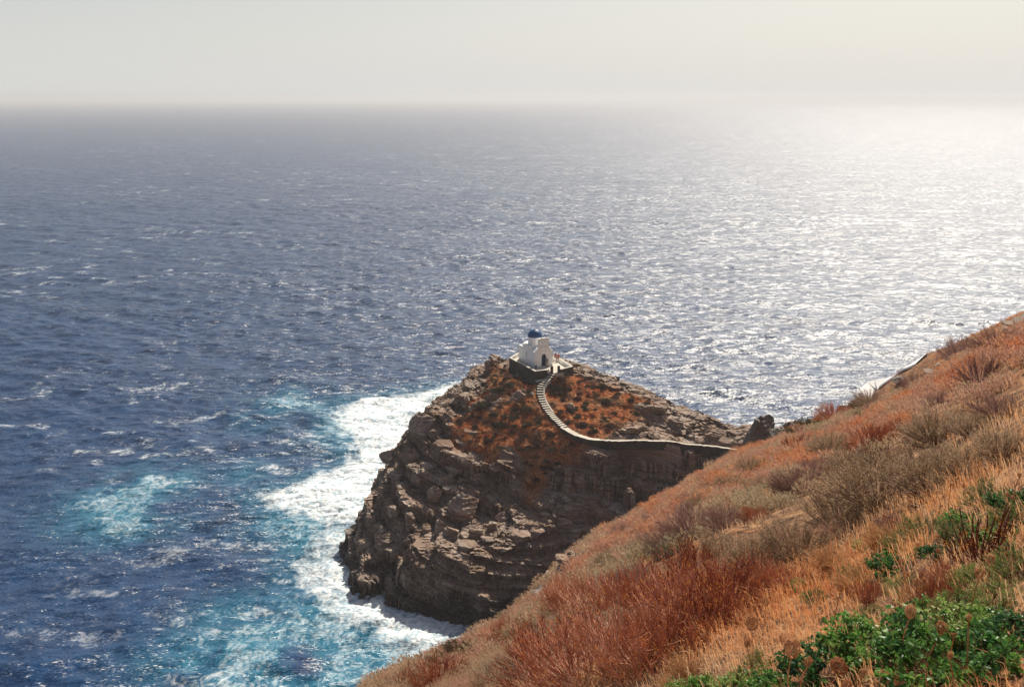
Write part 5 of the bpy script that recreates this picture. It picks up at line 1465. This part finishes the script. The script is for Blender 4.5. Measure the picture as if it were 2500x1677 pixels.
ok_ = (zs > 2) & (pa > np.where(r_ < 14, -.2, -.42)) & (hill_rock(xs, ys) < .4)
for ex, ey, er in LEAFY: ok_ &= np.hypot(xs - ex, ys - ey) > er
Vs, Fs, Ts, off = [], [], [], 0
for i in np.nonzero(ok_)[0]:
    v, f = (SU if r_[i] > 14 else SUN)[i % 4]; s = rg.uniform(.16, .42) * min(1.25, .7 + r_[i] / 60); a = rg.uniform(0, 6.283); ca_, sa_ = math.cos(a), math.sin(a)
    Vs.append(np.stack([xs[i] + s * (v[:, 0] * ca_ - v[:, 1] * sa_) - s * v[:, 2] * .2, ys[i] + s * (v[:, 0] * sa_ + v[:, 1] * ca_), zs[i] - .03 + s * v[:, 2]], 1)); Fs.append(f + off); off += len(v)
    Ts.append(np.clip(np.full(len(v), .5 + .9 * pb[i] + rg.normal(0, .12)) + np.repeat(rg.normal(0, .06, len(v) // 4), 4), 0, 1))
M_LS = grass_mat("matted scrub", [(.05, (.38, .31, .20)), (.18, (.46, .35, .23)), (.32, (.55, .36, .24)), (.46, (.46, .26, .21)), (.58, (.62, .33, .17)), (.76, (.58, .20, .08)), (.95, (.34, .11, .06))], .4)
go = link("low_scrub", np_mesh("low_scrub", np.concatenate(Vs), np.concatenate(Fs), dict(tint=np.concatenate(Ts)), smooth=False), M_LS); tag(go, "low matted dry scrub between the shrubs of the hillside", None, None, "stuff")
# low scrub on the headland
rg = np.random.default_rng(78)
n = 42000; xi = rg.uniform(-22, 34, n); yi = rg.uniform(158, 196, n)
vv = vegat(xi, yi); dpi, _ = line_near(xi, yi, PATH); dti = poly_dist(xi, yi, TW)
ok_ = (vv > .35) & (dpi > .95) & (dti < -.3)
xi, yi = xi[ok_], yi[ok_]; zi = hz(xi, yi)
pat = fbm2(xi * .3, yi * .3, 3, 711)
V, F4, F3, tn = blades(np.stack([xi, yi, zi], 1), 9, .16 + .22 * rg.uniform(0, 1, len(xi)), .035 + .03 * rg.uniform(0, 1, len(xi)), rg, np.array([-.2, 0, 0]), np.clip(.5 + .8 * pat + rg.normal(0, .12, len(xi)), 0, 1))
M_SC = grass_mat("headland scrub", [(.1, (.22, .14, .09)), (.3, (.46, .29, .16)), (.48, (.66, .34, .15)), (.62, (.66, .24, .08)), (.78, (.50, .16, .06)), (.95, (.20, .10, .06))], .35)
go = link("headland_scrub", np_mesh("headland_scrub", V, [F4, F3], dict(tint=tn), smooth=False), M_SC); tag(go, "low rust coloured scrub and grass on the headland slope", None, None, "stuff")

# cushion bushes on the headland
def cushion(seed, leafm):
    V, F, Q, dv, rg = bush(seed, 40, 5, 4, 1.0, .75, .2, .03, .012, .25, .012, .2)
    n = 2600; az = rg.uniform(0, 6.283, n); el = np.arcsin(rg.uniform(0, 1, n)); rd = rg.uniform(.6, 1.02, n) * (1 + .15 * np.sin(az * 4 + seed) + .12 * rg.normal(0, 1, n))
    C = np.stack([np.cos(az) * np.cos(el) * rd, np.sin(az) * np.cos(el) * rd, np.sin(el) * rd * .8], 1)
    LV, LF = leaves(C, C + rg.normal(0, .5, C.shape), rg.uniform(.08, .2, n), rg, .5)
    me = np_mesh("cushion_bush", np.concatenate([V, LV]), [F, LF + len(V)], smooth=False); me.materials.append(leafm); return me
C_OL = plant_mat("dark scrub leaves", [(.3, (.03, .024, .014)), (.5, (.07, .055, .026)), (.72, (.15, .12, .06))], .25)
C_BR = plant_mat("brown scrub leaves", [(.3, (.05, .024, .018)), (.5, (.12, .06, .04)), (.72, (.24, .13, .08))], .25)
C_RU = plant_mat("rust scrub leaves", [(.3, (.16, .05, .022)), (.5, (.32, .10, .035)), (.72, (.44, .18, .07))], .3)
CM = [cushion(1, C_OL), cushion(2, C_OL), cushion(3, C_BR), cushion(4, C_BR), cushion(5, C_RU)]
big_b = [(1376, 929, 16, 0), (1358, 934, 14, 1), (1290, 957, 22, 0), (1245, 940, 30, 0), (1225, 950, 26, 1), (1180, 992, 40, 0), (1205, 972, 30, 2), (1290, 1000, 34, 1), (1315, 1025, 26, 0), (1250, 1020, 24, 1), (1262, 1018, 18, 0), (1225, 1040, 34, 1), (1170, 1020, 16, 0), (1125, 1025, 24, 2),
         (1350, 950, 34, 0), (1370, 963, 18, 1), (1470, 944, 26, 0), (1390, 1005, 30, 1), (1405, 975, 20, 2), (1430, 985, 20, 0), (1385, 1030, 24, 1), (1410, 1020, 22, 0), (1455, 965, 22, 2), (1500, 972, 22, 2), (1240, 925, 30, 2), (1225, 905, 26, 2), (1210, 920, 24, 1)]
big_t = ["cushion bush right beside the top of the stairs, upper of two", "cushion bush right beside the top of the stairs, lower of two", "dark cushion bush touching the stairs on the left near the top", "broad dark bush below the middle of the terrace's left wall", "dark bush left of the broad one below the terrace wall", "widest bush on the left shoulder of the slope",
 "brown bush between the left shoulder and the stairs", "long bush left of the stairs halfway down", "dark bush hugging the stairs where they bend", "dark bush left of the bend in the stairs", "small dark bush overlapping the one left of the bend", "broad dark bush in the lower middle of the scrub", "small dark bush below the widest bush of the shoulder", "brown bush on the left edge of the scrub",
 "long greenish bush right of the upper stairs", "round dark bush below the long greenish one right of the stairs", "dark bush on the crest at the end of the bare strip", "wide dark bush in the middle of the right hand slope", "brown bush above the wide dark one on the right hand slope", "dark bush near the crest right of the brown one", "dark bush just above the curve of the path", "dark bush right of the one above the path's curve", "brown bush on the right slope below the crest", "outermost brown bush on the right where rock begins", "large brown bush at the foot of the terrace's left wall", "brown bush close to the left end of the terrace wall", "dark bush behind the crest rock by the terrace"]
big_l = {(q_[0], q_[1]): t_ for q_, t_ in zip(big_b, big_t)}
for px, py, w, k in big_b:
    p = hit(px, py, 120, 215)
    if p is None: continue
    d = np.linalg.norm(p - [0, 0, H]); s = w * d / FS * .5
    o = link("cushion_bush", CM[k]); o.location = (p[0], p[1], p[2] - .05); o.scale = (s, s * .8, s * .62); o.rotation_euler[2] = px * .7
    g_ = "large cushion bushes on the headland"
    lab = big_l[(px, py)]
    tag(o, lab, "bush", g_)
rg = np.random.default_rng(9); cnt = 0
while cnt < 215:
    x = rg.uniform(-18, 32); y = rg.uniform(160, 190)
    if vegat(x, y) < .5: continue
    a, c = np.array([x]), np.array([y])
    if line_near(a, c, PATH)[0][0] < 1.3 or poly_dist(a, c, TW)[0] > -.8: continue
    z = float(hz(a, c)[0]); s = rg.uniform(.30, .72) * (1.35 if rg.uniform() < .2 else 1)
    o = link("cushion_bush", CM[rg.choice([0, 1, 2, 3, 4], p=[.2, .2, .25, .2, .15])]); o.location = (x, y, z - .04); o.scale = (s, s, s * rg.uniform(.6, .85)); o.rotation_euler[2] = rg.uniform(0, 6)
    nearst = line_near(a, c, PATH[:FOOT + 1])
    nx_ = float(np.interp(y, PATH[:FOOT + 1][::-1, 1], PATH[:FOOT + 1][::-1, 0])); left = x < nx_
    hue = "dark olive" if o.data in CM[:2] else "brown" if o.data in CM[2:4] else "rust red"
    size = "large" if s > .62 else "small" if s < .45 else "mid sized"
    band = "beside the upper stairs" if y > 179 and abs(x - 5) < 5 else "close under the terrace" if y > 179 else "halfway down the slope" if y > 172 else "low on the slope"
    lab = "%s %s scrub bush %s, %s the stairway" % (size, hue, band, ("far left of" if x < nx_ - 8 else "just left of") if left else ("far right of" if x > nx_ + 8 else "just right of")); g_ = "scrub bushes on the headland slope"
    tag(o, lab, "bush", g_); cnt += 1
